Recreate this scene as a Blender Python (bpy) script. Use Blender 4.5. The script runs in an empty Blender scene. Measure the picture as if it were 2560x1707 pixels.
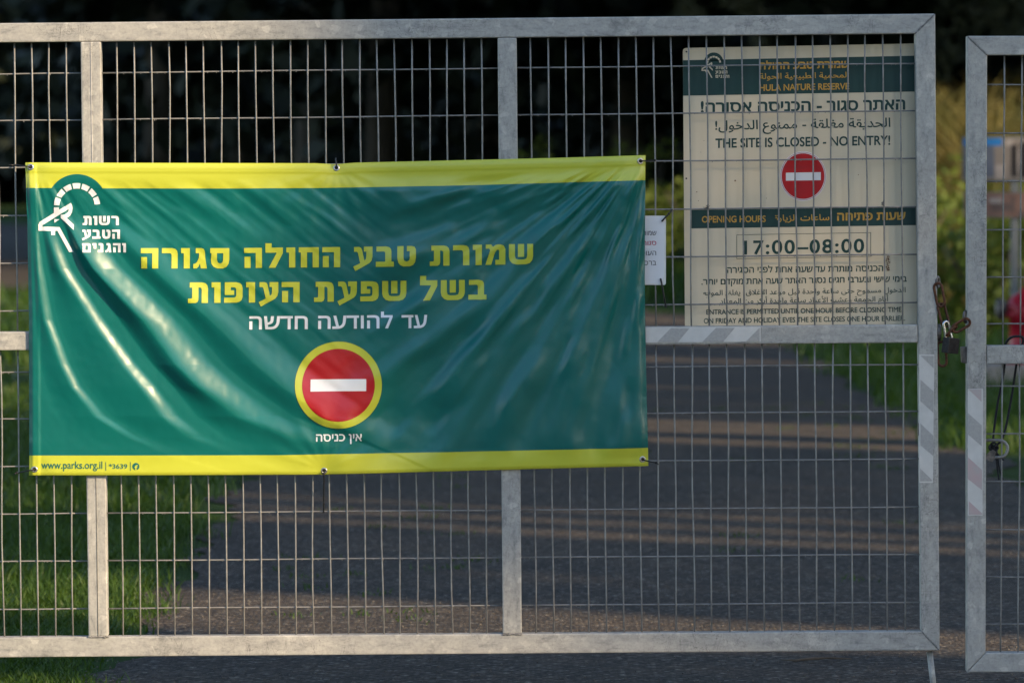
import bpy, bmesh, math, random, unicodedata
import numpy as np
from mathutils import Vector, Matrix
from mathutils.geometry import tessellate_polygon

S = bpy.context.scene
COL = S.collection
R = math.radians
random.seed(7)
RNG = np.random.default_rng(7)

# ------------------------------------------------------------------ camera
cam_d = bpy.data.cameras.new('camera')
cam = bpy.data.objects.new('camera', cam_d)
COL.objects.link(cam)
CAM = Vector((0.0, -15.0, 1.476))
cam.location = CAM
FPX = 13721.6                      # focal length in pixels of a 2560 wide picture
PITCH = math.atan((853.5 - 413.6) / FPX)
cam.rotation_euler = (R(90) - PITCH, 0, 0)
cam_d.sensor_width = 36
cam_d.lens = 36 * FPX / 2560
cam_d.clip_start = 0.5
cam_d.clip_end = 4000
cam_d.dof.use_dof = True
cam_d.dof.focus_distance = 15.0
cam_d.dof.aperture_fstop = 6.7
S.camera = cam

# ------------------------------------------------------------------ sky, sun, exposure
SUN_EL, SUN_A = 25.0, 36.0         # elevation; angle of the sun in front of the gate's plane, from the right
sun_dir = Vector((math.cos(R(SUN_A)) * math.cos(R(SUN_EL)), -math.sin(R(SUN_A)) * math.cos(R(SUN_EL)), math.sin(R(SUN_EL))))
W = bpy.data.worlds.new('World')
S.world = W
W.use_nodes = True
nt = W.node_tree
sky = nt.nodes.new('ShaderNodeTexSky')
sky.sky_type = 'NISHITA'
sky.sun_disc = False
sky.sun_elevation = R(SUN_EL)
sky.sun_rotation = math.atan2(sun_dir.x, sun_dir.y)
sky.air_density = 1.0
sky.dust_density = 0.6
sky.ozone_density = 1.4
nt.links.new(sky.outputs[0], nt.nodes['Background'].inputs[0])
nt.nodes['Background'].inputs[1].default_value = 0.12
sun_d = bpy.data.lights.new('sun', 'SUN')
sun_d.energy = 3.05
sun_d.angle = R(0.53)
sun_d.color = (1.0, 0.75, 0.46)
sun = bpy.data.objects.new('sun', sun_d)
COL.objects.link(sun)
sun.rotation_euler = sun_dir.to_track_quat('Z', 'Y').to_euler()
S.view_settings.view_transform = 'Standard'
S.view_settings.look = 'None'
S.view_settings.exposure = 1.5
S.view_settings.gamma = 1.0
S.view_settings.use_curve_mapping = False

# ------------------------------------------------------------------ measured points on real planes
cp, sp = math.cos(PITCH), math.sin(PITCH)


def P(px, py, Y=0.0):
    """point of the vertical plane y = Y seen at photo pixel (px, py)"""
    a = (px - 1280.0) / FPX
    b = (853.5 - py) / FPX
    dy = cp + b * sp
    dz = -sp + b * cp
    t = (Y - CAM.y) / dy
    return (CAM.x + a * t, Y, CAM.z + dz * t)


def PN(px, py, Y):
    px = np.asarray(px, float); py = np.asarray(py, float); Y = np.asarray(Y, float) + 0 * px
    a = (px - 1280.0) / FPX
    b = (853.5 - py) / FPX
    t = (Y - CAM.y) / (cp + b * sp)
    return np.stack([CAM.x + a * t, Y, CAM.z + (-sp + b * cp) * t], -1)


PX = 0.00109375                    # metres per photo pixel on the gate


# ------------------------------------------------------------------ object helpers
def tag(o, label=None, cat=None, group=None, kind=None):
    if label: o['label'] = label
    if cat: o['category'] = cat
    if group: o['group'] = group
    if kind: o['kind'] = kind
    return o


def empty(name, loc, label, cat, group=None):
    o = bpy.data.objects.new(name, None)
    o.empty_display_size = 0.1
    COL.objects.link(o)
    o.location = loc
    tag(o, label, cat, group)
    return o


def link(name, me, mat=None, parent=None, smooth=False):
    o = bpy.data.objects.new(name, me)
    COL.objects.link(o)
    if mat is not None:
        for m in (mat if isinstance(mat, (list, tuple)) else [mat]):
            me.materials.append(m)
    if smooth:
        me.shade_smooth()
    if parent:
        o.parent = parent
        o.matrix_parent_inverse = Matrix.Translation(-parent.location) @ Matrix()
    return o


def from_np(name, V, F, mat, parent=None, smooth=False, mi=None):
    me = bpy.data.meshes.new(name)
    V = np.asarray(V, np.float32)
    F = np.asarray(F, np.int32)
    me.vertices.add(len(V)); me.vertices.foreach_set('co', V.ravel())
    k = F.shape[1]
    me.loops.add(F.size); me.loops.foreach_set('vertex_index', F.ravel())
    me.polygons.add(len(F)); me.polygons.foreach_set('loop_start', np.arange(0, F.size, k, dtype=np.int32))
    if mi is not None:
        me.polygons.foreach_set('material_index', np.asarray(mi, np.int32))
    me.update(calc_edges=True)
    me.validate()
    return link(name, me, mat, parent, smooth)


class MB:
    """collects solids into one bmesh"""
    def __init__(s): s.bm = bmesh.new()

    def solid(s, bottom, top, bevel=0.0, mi=0):
        """prism between two polygons with the same number of points"""
        b = bmesh.new()
        v0 = [b.verts.new(p) for p in bottom]; v1 = [b.verts.new(p) for p in top]
        n = len(v0)
        b.faces.new(v0[::-1]); b.faces.new(v1)
        for i in range(n):
            b.faces.new((v0[i], v0[(i + 1) % n], v1[(i + 1) % n], v1[i]))
        bmesh.ops.recalc_face_normals(b, faces=b.faces)
        if bevel:
            bmesh.ops.bevel(b, geom=list(b.edges), offset=bevel, segments=2, profile=0.6, affect='EDGES', clamp_overlap=True)
        s.merge(b, mi)

    def merge(s, b, mi=0):
        for f in b.faces: f.material_index = mi
        me = bpy.data.meshes.new('tmp'); b.to_mesh(me); b.free()
        s.bm.from_mesh(me); bpy.data.meshes.remove(me)

    def pxbox(s, pts, y0, y1, bevel=0.003, mi=0):
        """prism whose front face has the photo-pixel corners pts, from y0 (front) to y1 (back)"""
        f = [P(x, y, y0) for x, y in pts]
        s.solid([(p[0], y1, p[2]) for p in f], f, bevel, mi)

    def box(s, c, d, bevel=0.0, mi=0, rot=None):
        x, y, z = d[0] / 2, d[1] / 2, d[2] / 2
        q = [(-x, -y), (x, -y), (x, y), (-x, y)]
        M = rot or Matrix.Identity(3)
        c = Vector(c)
        s.solid([c + M @ Vector((a, b, -z)) for a, b in q], [c + M @ Vector((a, b, z)) for a, b in q], bevel, mi)

    def tube(s, pts, r, n=8, closed=False, caps=True, mi=0):
        pts = [Vector(p) for p in pts]
        m = len(pts)
        rs = r if isinstance(r, (list, tuple)) else [r] * m
        up = None
        rings = []
        for i, p in enumerate(pts):
            if closed: t = pts[(i + 1) % m] - pts[i - 1]
            else: t = pts[min(i + 1, m - 1)] - pts[max(i - 1, 0)]
            t.normalize()
            if up is None:
                up = Vector((0, 0, 1)) if abs(t.z) < 0.9 else Vector((0, 1, 0))
            a = (up - t * up.dot(t)).normalized(); b = t.cross(a); up = a
            rings.append([s.bm.verts.new(p + (a * math.cos(k * 2 * math.pi / n) + b * math.sin(k * 2 * math.pi / n)) * rs[i]) for k in range(n)])
        for i in range(m if closed else m - 1):
            A, B = rings[i], rings[(i + 1) % m]
            for k in range(n):
                f = s.bm.faces.new((A[k], A[(k + 1) % n], B[(k + 1) % n], B[k])); f.material_index = mi; f.smooth = True
        if not closed and caps:
            f = s.bm.faces.new(rings[0][::-1]); f.material_index = mi
            f = s.bm.faces.new(rings[-1]); f.material_index = mi

    def lathe(s, c, prof, n=24, axis='z', mi=0):
        c = Vector(c); rings = []
        for r, h in prof:
            ring = []
            for k in range(n):
                a = 2 * math.pi * k / n
                p = Vector((r * math.cos(a), r * math.sin(a), h))
                if axis == 'x': p = Vector((h, p.x, p.y))
                if axis == 'y': p = Vector((p.x, h, p.y))
                ring.append(s.bm.verts.new(c + p))
            rings.append(ring)
        for A, B in zip(rings, rings[1:]):
            for k in range(n):
                f = s.bm.faces.new((A[k], A[(k + 1) % n], B[(k + 1) % n], B[k])); f.material_index = mi; f.smooth = True
        f = s.bm.faces.new(rings[0][::-1]); f.material_index = mi
        f = s.bm.faces.new(rings[-1]); f.material_index = mi

    def build(s, name, mat, parent=None):
        me = bpy.data.meshes.new(name)
        bmesh.ops.recalc_face_normals(s.bm, faces=s.bm.faces)
        s.bm.to_mesh(me); s.bm.free()
        return link(name, me, mat, parent)


# ------------------------------------------------------------------ materials
def mat_base(name, color, rough=0.6, metal=0.0, spec=0.5):
    m = bpy.data.materials.new(name)
    m.use_nodes = True
    b = m.node_tree.nodes['Principled BSDF']
    b.inputs['Base Color'].default_value = (*color, 1)
    b.inputs['Roughness'].default_value = rough
    b.inputs['Metallic'].default_value = metal
    b.inputs['Specular IOR Level'].default_value = spec
    return m, m.node_tree, b


def ramp(t, fac, stops):
    r = t.nodes.new('ShaderNodeValToRGB')
    while len(r.color_ramp.elements) < len(stops): r.color_ramp.elements.new(0.5)
    for e, (p, c) in zip(r.color_ramp.elements, stops):
        e.position = p; e.color = (*c, 1)
    t.links.new(fac, r.inputs[0])
    return r.outputs[0]


def noise(t, scale, detail=3.0, rough=0.55, stretch=None, dist=0.0, coord='Object'):
    tc = t.nodes.new('ShaderNodeTexCoord')
    n = t.nodes.new('ShaderNodeTexNoise')
    n.inputs['Scale'].default_value = scale
    n.inputs['Detail'].default_value = detail
    n.inputs['Roughness'].default_value = rough
    n.inputs['Distortion'].default_value = dist
    src = tc.outputs[coord]
    if stretch:
        mp = t.nodes.new('ShaderNodeMapping'); mp.inputs['Scale'].default_value = stretch
        t.links.new(src, mp.inputs[0]); src = mp.outputs[0]
    t.links.new(src, n.inputs['Vector'])
    return n.outputs['Fac']


def mix(t, fac, a, b, mode='MIX'):
    m = t.nodes.new('ShaderNodeMix'); m.data_type = 'RGBA'; m.blend_type = mode
    for s, v in ((m.inputs[0], fac), (m.inputs[6], a), (m.inputs[7], b)):
        if isinstance(v, (int, float)): s.default_value = v
        elif isinstance(v, tuple): s.default_value = (*v, 1)
        else: t.links.new(v, s)
    return m.outputs[2]


def bump(t, b, h, strength, dist=0.002):
    n = t.nodes.new('ShaderNodeBump')
    n.inputs['Strength'].default_value = strength; n.inputs['Distance'].default_value = dist
    t.links.new(h, n.inputs['Height']); t.links.new(n.outputs[0], b.inputs['Normal'])


def mat_noisy(name, c0, c1, scale, rough=0.7, metal=0.0, spec=0.4, bumpy=0.0, bdist=0.002, stretch=None, detail=4.0):
    m, t, b = mat_base(name, c0, rough, metal, spec)
    n = noise(t, scale, detail, stretch=stretch)
    t.links.new(ramp(t, n, [(0.3, c0), (0.7, c1)]), b.inputs['Base Color'])
    if bumpy: bump(t, b, n, bumpy, bdist)
    return m


def mat_galv(name, along):
    """dull hot-dip zinc: spangle flakes, runs, handling scratches and dark stains; along = stretch of the runs"""
    m, t, b = mat_base(name, (0.4, 0.4, 0.4), 0.5, 0.15, 0.4)
    tc = t.nodes.new('ShaderNodeTexCoord')
    v = t.nodes.new('ShaderNodeTexVoronoi'); v.inputs['Scale'].default_value = 55
    ds = noise(t, 30, 3)
    add = t.nodes.new('ShaderNodeVectorMath'); add.operation = 'MULTIPLY_ADD'
    t.links.new(ds, add.inputs[0]); add.inputs[1].default_value = (0.03, 0.03, 0.03); t.links.new(tc.outputs['Object'], add.inputs[2])
    t.links.new(add.outputs[0], v.inputs['Vector'])
    sep = t.nodes.new('ShaderNodeSeparateColor'); t.links.new(v.outputs['Color'], sep.inputs[0])
    flake = ramp(t, sep.outputs[0], [(0.0, (0.375, 0.370, 0.350)), (0.8, (0.405, 0.398, 0.374)), (0.93, (0.44, 0.43, 0.40)), (1.0, (0.50, 0.49, 0.455))])
    runs = ramp(t, noise(t, 30, 6, 0.72, stretch=along), [(0.30, (0.58, 0.60, 0.62)), (0.47, (0.96, 0.96, 0.96)), (0.56, (1.02, 1.02, 1.01)), (0.72, (1.20, 1.19, 1.17))])
    c = mix(t, 1.0, flake, runs, 'MULTIPLY')
    st = ramp(t, noise(t, 5, 7, 0.75), [(0.30, (0.50, 0.51, 0.52)), (0.40, (0.92, 0.92, 0.92)), (0.60, (1, 1, 1)), (0.74, (1.18, 1.16, 1.12))])
    c = mix(t, 1.0, c, st, 'MULTIPLY')
    fine = ramp(t, noise(t, 120, 4, 0.7), [(0.30, (0.82, 0.82, 0.83)), (0.5, (1, 1, 1)), (0.7, (1.10, 1.10, 1.09))])
    c = mix(t, 1.0, c, fine, 'MULTIPLY')
    for sc_, seed_ in ((9, (2.2, 2.2, 0.7)), (13, (0.6, 1.5, 2.6))):
        scr = ramp(t, noise(t, sc_, 5, 0.6, stretch=seed_, dist=1.6), [(0.492, (1, 1, 1)), (0.5, (0.45, 0.45, 0.46)), (0.508, (1, 1, 1))])
        msk = ramp(t, noise(t, 4, 2), [(0.45, (0, 0, 0)), (0.6, (1, 1, 1))])
        c = mix(t, msk, c, mix(t, 1.0, c, scr, 'MULTIPLY'))
    rustm = ramp(t, noise(t, 11, 5, 0.7), [(0.70, (0, 0, 0)), (0.80, (0.5, 0.5, 0.5))])
    c = mix(t, rustm, c, (0.22, 0.17, 0.12))
    t.links.new(c, b.inputs['Base Color'])
    rr = ramp(t, noise(t, 20, 4), [(0.3, (0.38, 0.38, 0.38)), (0.7, (0.62, 0.62, 0.62))])
    t.links.new(rr, b.inputs['Roughness'])
    bump(t, b, noise(t, 60, 5, 0.6, stretch=along), 0.25, 0.0015)
    return m


M = {}
M['galv_h'] = mat_galv('galvanised_steel_rail', (0.55, 1, 1.7))
M['galv_v'] = mat_galv('galvanised_steel_upright', (1.7, 1, 0.55))
M['wire'] = mat_noisy('galvanised_wire', (0.17, 0.168, 0.16), (0.27, 0.262, 0.25), 60, 0.5, 0.15, 0.4)
M['weld'] = mat_noisy('weld_bead', (0.12, 0.12, 0.12), (0.34, 0.33, 0.32), 120, 0.55, 0.3)
M['tape_white'] = mat_noisy('reflective_white', (0.53, 0.525, 0.50), (0.61, 0.60, 0.57), 30, 0.45, spec=0.4, detail=6)
M['tape_grey'] = mat_noisy('faded_grey_stripe', (0.33, 0.326, 0.315), (0.41, 0.40, 0.38), 180, 0.5, detail=6)
M['tape_pink'] = mat_noisy('faded_red_stripe', (0.42, 0.395, 0.385), (0.48, 0.35, 0.345), 25, 0.5, detail=6)


def mat_vinyl(name, c, c2, rough=0.31):
    m, t, b = mat_base(name, c, rough, 0, 0.62)
    n = noise(t, 6, 4)
    t.links.new(ramp(t, n, [(0.3, c), (0.7, c2)]), b.inputs['Base Color'])
    tc = t.nodes.new('ShaderNodeTexCoord')
    hs = []
    for ax in ((1, 0, 0), (0, 0, 1)):
        w = t.nodes.new('ShaderNodeTexWave'); w.wave_type = 'BANDS'
        w.bands_direction = 'X' if ax[0] else 'Z'
        w.inputs['Scale'].default_value = 130
        w.inputs['Distortion'].default_value = 0.0
        t.links.new(tc.outputs['Object'], w.inputs[0]); hs.append(w.outputs['Fac'])
    ad = t.nodes.new('ShaderNodeMath'); ad.operation = 'ADD'
    t.links.new(hs[0], ad.inputs[0]); t.links.new(hs[1], ad.inputs[1])
    bump(t, b, ad.outputs[0], 0.03, 0.0004)
    b.inputs['Coat Weight'].default_value = 0.0
    return m


M['v_green'] = mat_vinyl('printed_green_vinyl', (0.0006, 0.118, 0.106), (0.0010, 0.128, 0.114))
M['v_lime'] = mat_vinyl('printed_lime_vinyl', (0.475, 0.51, 0.042), (0.495, 0.53, 0.047))
M['v_white'] = mat_vinyl('printed_white_vinyl', (0.72, 0.74, 0.76), (0.76, 0.77, 0.79))
M['v_red'] = mat_vinyl('printed_red_vinyl', (0.36, 0.008, 0.012), (0.40, 0.009, 0.014))
M['v_teal'] = mat_vinyl('printed_teal_ink', (0.006, 0.12, 0.11), (0.008, 0.13, 0.12))
M['eyelet'] = mat_noisy('eyelet_metal', (0.45, 0.44, 0.42), (0.6, 0.59, 0.57), 200, 0.28, 0.9)
M['black'] = mat_noisy('black_nylon', (0.008, 0.008, 0.009), (0.016, 0.016, 0.017), 90, 0.45)
M['board'] = mat_noisy('cream_enamel_board', (0.60, 0.51, 0.36), (0.66, 0.56, 0.405), 9, 0.42, spec=0.4, stretch=(1, 1, 0.12), detail=5)
M['b_green'] = mat_noisy('dark_green_print', (0.008, 0.040, 0.037), (0.010, 0.047, 0.043), 20, 0.42)
M['b_gold'] = mat_noisy('gold_print', (0.50, 0.28, 0.045), (0.54, 0.30, 0.05), 30, 0.5)
M['b_red'] = mat_noisy('red_print', (0.40, 0.004, 0.008), (0.44, 0.005, 0.010), 20, 0.4)
M['b_white'] = mat_noisy('white_print', (0.68, 0.66, 0.66), (0.74, 0.72, 0.71), 20, 0.5)
M['paper'] = mat_noisy('laminated_paper', (0.66, 0.68, 0.71), (0.71, 0.73, 0.76), 8, 0.28)
M['laminate'] = mat_noisy('laminate_edge', (0.62, 0.63, 0.62), (0.74, 0.74, 0.72), 40, 0.2)
M['ink'] = mat_noisy('black_ink', (0.02, 0.02, 0.028), (0.03, 0.03, 0.04), 60, 0.6)
M['ink_red'] = mat_noisy('red_ink', (0.42, 0.03, 0.07), (0.46, 0.035, 0.08), 60, 0.6)
M['rust'] = mat_noisy('rusty_chain', (0.045, 0.020, 0.012), (0.16, 0.065, 0.032), 110, 0.6, 0.35, bumpy=0.5, bdist=0.001)
M['lock'] = mat_noisy('worn_lock_body', (0.018, 0.017, 0.019), (0.048, 0.044, 0.045), 90, 0.5, 0.5, bumpy=0.3, bdist=0.0006)
M['chrome'] = mat_noisy('bright_shackle', (0.40, 0.42, 0.46), (0.55, 0.56, 0.58), 60, 0.24, 1.0)
M['steel_dark'] = mat_noisy('dark_worn_steel', (0.06, 0.055, 0.05), (0.20, 0.18, 0.165), 70, 0.5, 0.5)
M['rope'] = mat_noisy('black_rope_fibre', (0.008, 0.008, 0.010), (0.022, 0.022, 0.026), 300, 0.8)
M['hydrant'] = mat_noisy('hydrant_red', (0.36, 0.006, 0.020), (0.46, 0.012, 0.030), 12, 0.4)
M['concrete'] = mat_noisy('concrete_block', (0.20, 0.20, 0.20), (0.30, 0.29, 0.28), 8, 0.9, bumpy=0.3)
M['post_grey'] = mat_noisy('painted_grey_post', (0.12, 0.14, 0.16), (0.16, 0.18, 0.20), 10, 0.5)
M['mud'] = mat_noisy('dried_mud', (0.10, 0.055, 0.035), (0.17, 0.10, 0.065), 200, 0.95)


def mat_leaf(name, c0, c1, scale=0.6, trans=0.25, rough=0.65):
    m, t, b = mat_base(name, c0, rough, 0, 0.25)
    n = noise(t, scale, 4, 0.6)
    col = ramp(t, n, [(0.3, c0), (0.7, c1)])
    t.links.new(col, b.inputs['Base Color'])
    if trans:
        tr = t.nodes.new('ShaderNodeBsdfTranslucent')
        t.links.new(mix(t, 0.5, col, (c1[0] * 1.6, c1[1] * 1.5, c1[2] * 0.8)), tr.inputs[0])
        mx = t.nodes.new('ShaderNodeMixShader'); mx.inputs[0].default_value = trans
        t.links.new(b.outputs[0], mx.inputs[1]); t.links.new(tr.outputs[0], mx.inputs[2])
        t.links.new(mx.outputs[0], t.nodes['Material Output'].inputs[0])
    return m


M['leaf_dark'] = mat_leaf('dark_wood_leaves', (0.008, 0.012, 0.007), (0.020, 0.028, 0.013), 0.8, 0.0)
M['leaf_cyp'] = mat_leaf('cypress_leaves', (0.03, 0.05, 0.02), (0.05, 0.08, 0.03), 0.8, 0.0)
M['leaf_shrub'] = mat_leaf('shrub_leaves', (0.045, 0.085, 0.014), (0.13, 0.165, 0.03), 3.0, 0.3)
M['leaf_willow'] = mat_leaf('willow_leaves', (0.035, 0.039, 0.022), (0.06, 0.066, 0.036), 2.0, 0.25)
M['reed'] = mat_leaf('dry_reed', (0.055, 0.075, 0.018), (0.19, 0.145, 0.05), 1.7, 0.3)
M['grass'] = mat_leaf('grass_blades', (0.024, 0.062, 0.009), (0.062, 0.112, 0.017), 2.2, 0.35, 0.5)
M['bark'] = mat_noisy('bark', (0.05, 0.04, 0.03), (0.12, 0.10, 0.08), 6, 0.9, bumpy=0.6, bdist=0.02, stretch=(1, 1, 0.2))


def mat_ground():
    m, t, b = mat_base('soil_and_turf', (0.03, 0.05, 0.015), 0.95, 0, 0.1)
    n = noise(t, 3.0, 6, 0.65)
    t.links.new(ramp(t, n, [(0.3, (0.022, 0.042, 0.010)), (0.55, (0.032, 0.062, 0.014)), (0.75, (0.055, 0.055, 0.028))]), b.inputs['Base Color'])
    bump(t, b, noise(t, 30, 4), 0.6, 0.03)
    return m


def mat_path():
    m, t, b = mat_base('worn_asphalt_with_gravel', (0.1, 0.1, 0.1), 0.85, 0, 0.25)
    tc = t.nodes.new('ShaderNodeTexCoord')
    v = t.nodes.new('ShaderNodeTexVoronoi'); v.inputs['Scale'].default_value = 62
    t.links.new(tc.outputs['Object'], v.inputs['Vector'])
    sep = t.nodes.new('ShaderNodeSeparateColor'); t.links.new(v.outputs['Color'], sep.inputs[0])
    stone = ramp(t, sep.outputs[0], [(0.0, (0.046, 0.040, 0.038)), (0.55, (0.09, 0.076, 0.066)), (0.86, (0.15, 0.126, 0.10)), (0.95, (0.22, 0.20, 0.175)), (1.0, (0.32, 0.29, 0.25))])
    gap = ramp(t, v.outputs['Distance'], [(0.0, (1.15, 1.15, 1.15)), (0.6, (0.45, 0.45, 0.45))])
    c = mix(t, 1.0, stone, gap, 'MULTIPLY')
    big = ramp(t, noise(t, 1.1, 6, 0.7), [(0.3, (0.62, 0.63, 0.65)), (0.5, (0.95, 0.93, 0.90)), (0.72, (1.40, 1.26, 1.10))])
    c = mix(t, 1.0, c, big, 'MULTIPLY')
    t.links.new(c, b.inputs['Base Color'])
    inv = t.nodes.new('ShaderNodeMath'); inv.operation = 'SUBTRACT'; inv.inputs[0].default_value = 1
    t.links.new(v.outputs['Distance'], inv.inputs[1])
    nb = t.nodes.new('ShaderNodeMath'); nb.operation = 'MULTIPLY_ADD'
    t.links.new(noise(t, 12, 4), nb.inputs[0]); nb.inputs[1].default_value = 2.0; t.links.new(inv.outputs[0], nb.inputs[2])
    bump(t, b, nb.outputs[0], 0.8, 0.012)
    return m


M['chips'] = mat_noisy('stone_chips', (0.05, 0.045, 0.042), (0.17, 0.15, 0.125), 40, 0.8)
M['ground'] = mat_ground()
M['path'] = mat_path()


# ------------------------------------------------------------------ small numeric helpers
def smooth(a, b, x):
    t = np.clip((np.asarray(x, float) - a) / (b - a), 0, 1)
    return t * t * (3 - 2 * t)


def vnoise(x, y, seed):
    r = np.random.default_rng(seed).random((256, 256)) * 2 - 1
    xi = np.floor(x).astype(int); yi = np.floor(y).astype(int)
    fx = x - xi; fy = y - yi
    fx = fx ** 3 * (fx * (fx * 6 - 15) + 10); fy = fy ** 3 * (fy * (fy * 6 - 15) + 10)
    g = lambda a, b: r[a % 256, b % 256]
    return (g(xi, yi) * (1 - fx) + g(xi + 1, yi) * fx) * (1 - fy) + (g(xi, yi + 1) * (1 - fx) + g(xi + 1, yi + 1) * fx) * fy


# ------------------------------------------------------------------ lettering helpers
def poly_flat(polys):
    """polygons in photo pixels -> (verts, tris) in pixels"""
    V, F = [], []
    for pl in polys:
        b = bmesh.new()
        vs = [b.verts.new((x, -y, 0)) for x, y in pl]
        b.faces.new(vs)
        bmesh.ops.triangulate(b, faces=b.faces)
        b.verts.index_update()
        o = len(V)
        V += [(v.co.x, -v.co.y) for v in b.verts]
        F += [[o + v.index for v in f.verts] for f in b.faces]
        b.free()
    return V, F


AR = {}
for cpt in range(0xFE70, 0xFF00):
    dd = unicodedata.decomposition(chr(cpt)).split()
    if len(dd) == 2: AR.setdefault(chr(int(dd[1], 16)), {})[dd[0][1:-1]] = chr(cpt)
LAMALEF = {'\u0627': ('\ufefb', '\ufefc'), '\u0623': ('\ufef7', '\ufef8'), '\u0625': ('\ufef9', '\ufefa')}


def arabic(s):
    out = []
    joins = lambda c: c in AR and 'initial' in AR[c]
    i = 0; prev = False
    while i < len(s):
        c = s[i]
        if c == '\u0644' and i + 1 < len(s) and s[i + 1] in LAMALEF:
            out.append(LAMALEF[s[i + 1]][1 if prev else 0]); prev = False; i += 2; continue
        if c not in AR:
            out.append(c); prev = False; i += 1; continue
        nxt = i + 1 < len(s) and s[i + 1] in AR and joins(c)
        form = ('medial' if nxt else 'final') if prev else ('initial' if nxt else 'isolated')
        f = AR[c]
        out.append(f.get(form) or f.get('final' if prev else 'isolated') or c)
        prev = joins(c) and nxt
        i += 1
    return ''.join(out)[::-1]


def is_arabic(s): return any('\u0600' <= c <= '\u06ff' for c in s)
def is_hebrew(s): return any('\u0590' <= c <= '\u05ff' for c in s)


def inside(p, poly):
    c = False
    x, y = p
    for i in range(len(poly)):
        x0, y0 = poly[i - 1]; x1, y1 = poly[i]
        if (y0 > y) != (y1 > y) and x < (x1 - x0) * (y - y0) / (y1 - y0) + x0: c = not c
    return c


def glyph_mesh(body, bold):
    """outlines of a line of text, thickened by bold, every outline filled on its own (with its holes)"""
    c = bpy.data.curves.new('t', 'FONT'); c.body = body
    if body[:1].isdigit(): c.space_character = 1.16
    o = bpy.data.objects.new('t', c); COL.objects.link(o)
    cu = o.to_curve(bpy.context.evaluated_depsgraph_get())
    loops = []
    for sp_ in cu.splines:
        bp = sp_.bezier_points; pts = []
        n = len(bp)
        for i in range(n):
            p0, p3 = bp[i], bp[(i + 1) % n]
            a, b_, c_, d = (v.xy for v in (p0.co, p0.handle_right, p3.handle_left, p3.co))
            straight = abs((b_ - a).cross(d - a)) < 1e-6 and abs((c_ - a).cross(d - a)) < 1e-6
            for t in ((0,) if straight else (0, .25, .5, .75)):
                q = a * (1 - t) ** 3 + b_ * 3 * t * (1 - t) ** 2 + c_ * 3 * t * t * (1 - t) + d * t ** 3
                if not pts or (q - pts[-1]).length > 4e-3: pts.append(q)
        if len(pts) > 2 and (pts[0] - pts[-1]).length < 4e-3: pts.pop()
        if len(pts) > 2: loops.append(pts)
    o.to_curve_clear()
    bpy.data.objects.remove(o); bpy.data.curves.remove(c)
    depth = [sum(all(inside(p, B) for p in A[::max(1, len(A) // 8)]) for B in loops if B is not A) for A in loops]
    out = []
    for A, dp in zip(loops, depth):
        area = sum(A[i - 1].cross(A[i]) for i in range(len(A)))
        if (area > 0) != (dp % 2 == 0): A = A[::-1]
        B = []
        for i in range(len(A)):
            e0 = (A[i] - A[i - 1]).normalized(); e1 = (A[(i + 1) % len(A)] - A[i]).normalized()
            n0 = Vector((e0.y, -e0.x)); n1 = Vector((e1.y, -e1.x))
            k = max(1 + n0.dot(n1), 0.9)
            B.append(A[i] + (n0 + n1) / k * bold)
        out.append(B)
    V, F = [], []
    for i, A in enumerate(out):
        if depth[i] % 2: continue
        polys = [A] + [out[j] for j in range(len(out)) if depth[j] == depth[i] + 1 and inside(loops[j][0], loops[i])]
        flat = [(p.x, p.y) for q in polys for p in q]
        o_ = len(V)
        V += flat
        F += [[o_ + k for k in t] for t in tessellate_polygon([[Vector((p.x * 1000, p.y * 1000, 0)) for p in q] for q in polys])]
    return np.array(V), F


def text_flat(s, x0, x1, cap, yl, yr, bold=0.0):
    """one line of text fitted to x0..x1, baseline yl (left end) .. yr (right end), flat letter height cap; photo pixels"""
    if is_arabic(s): vis = arabic(s); ref = '\ufe8d'
    elif is_hebrew(s): vis = s[::-1]; ref = '\u05d4'
    else: vis = s; ref = 'H'
    def conv(b): return glyph_mesh(b, bold)
    rv, _ = conv(ref)
    h = rv[:, 1].max() - max(rv[:, 1].min(), -0.03)
    v, f = conv(vis)
    a, b = v[:, 0].min(), v[:, 0].max()
    u = (v[:, 0] - a) / (b - a)
    X = x0 + u * (x1 - x0)
    Y = yl + (yr - yl) * u - v[:, 1] / h * cap
    return [tuple(p) for p in np.stack([X, Y], 1)], f


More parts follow.
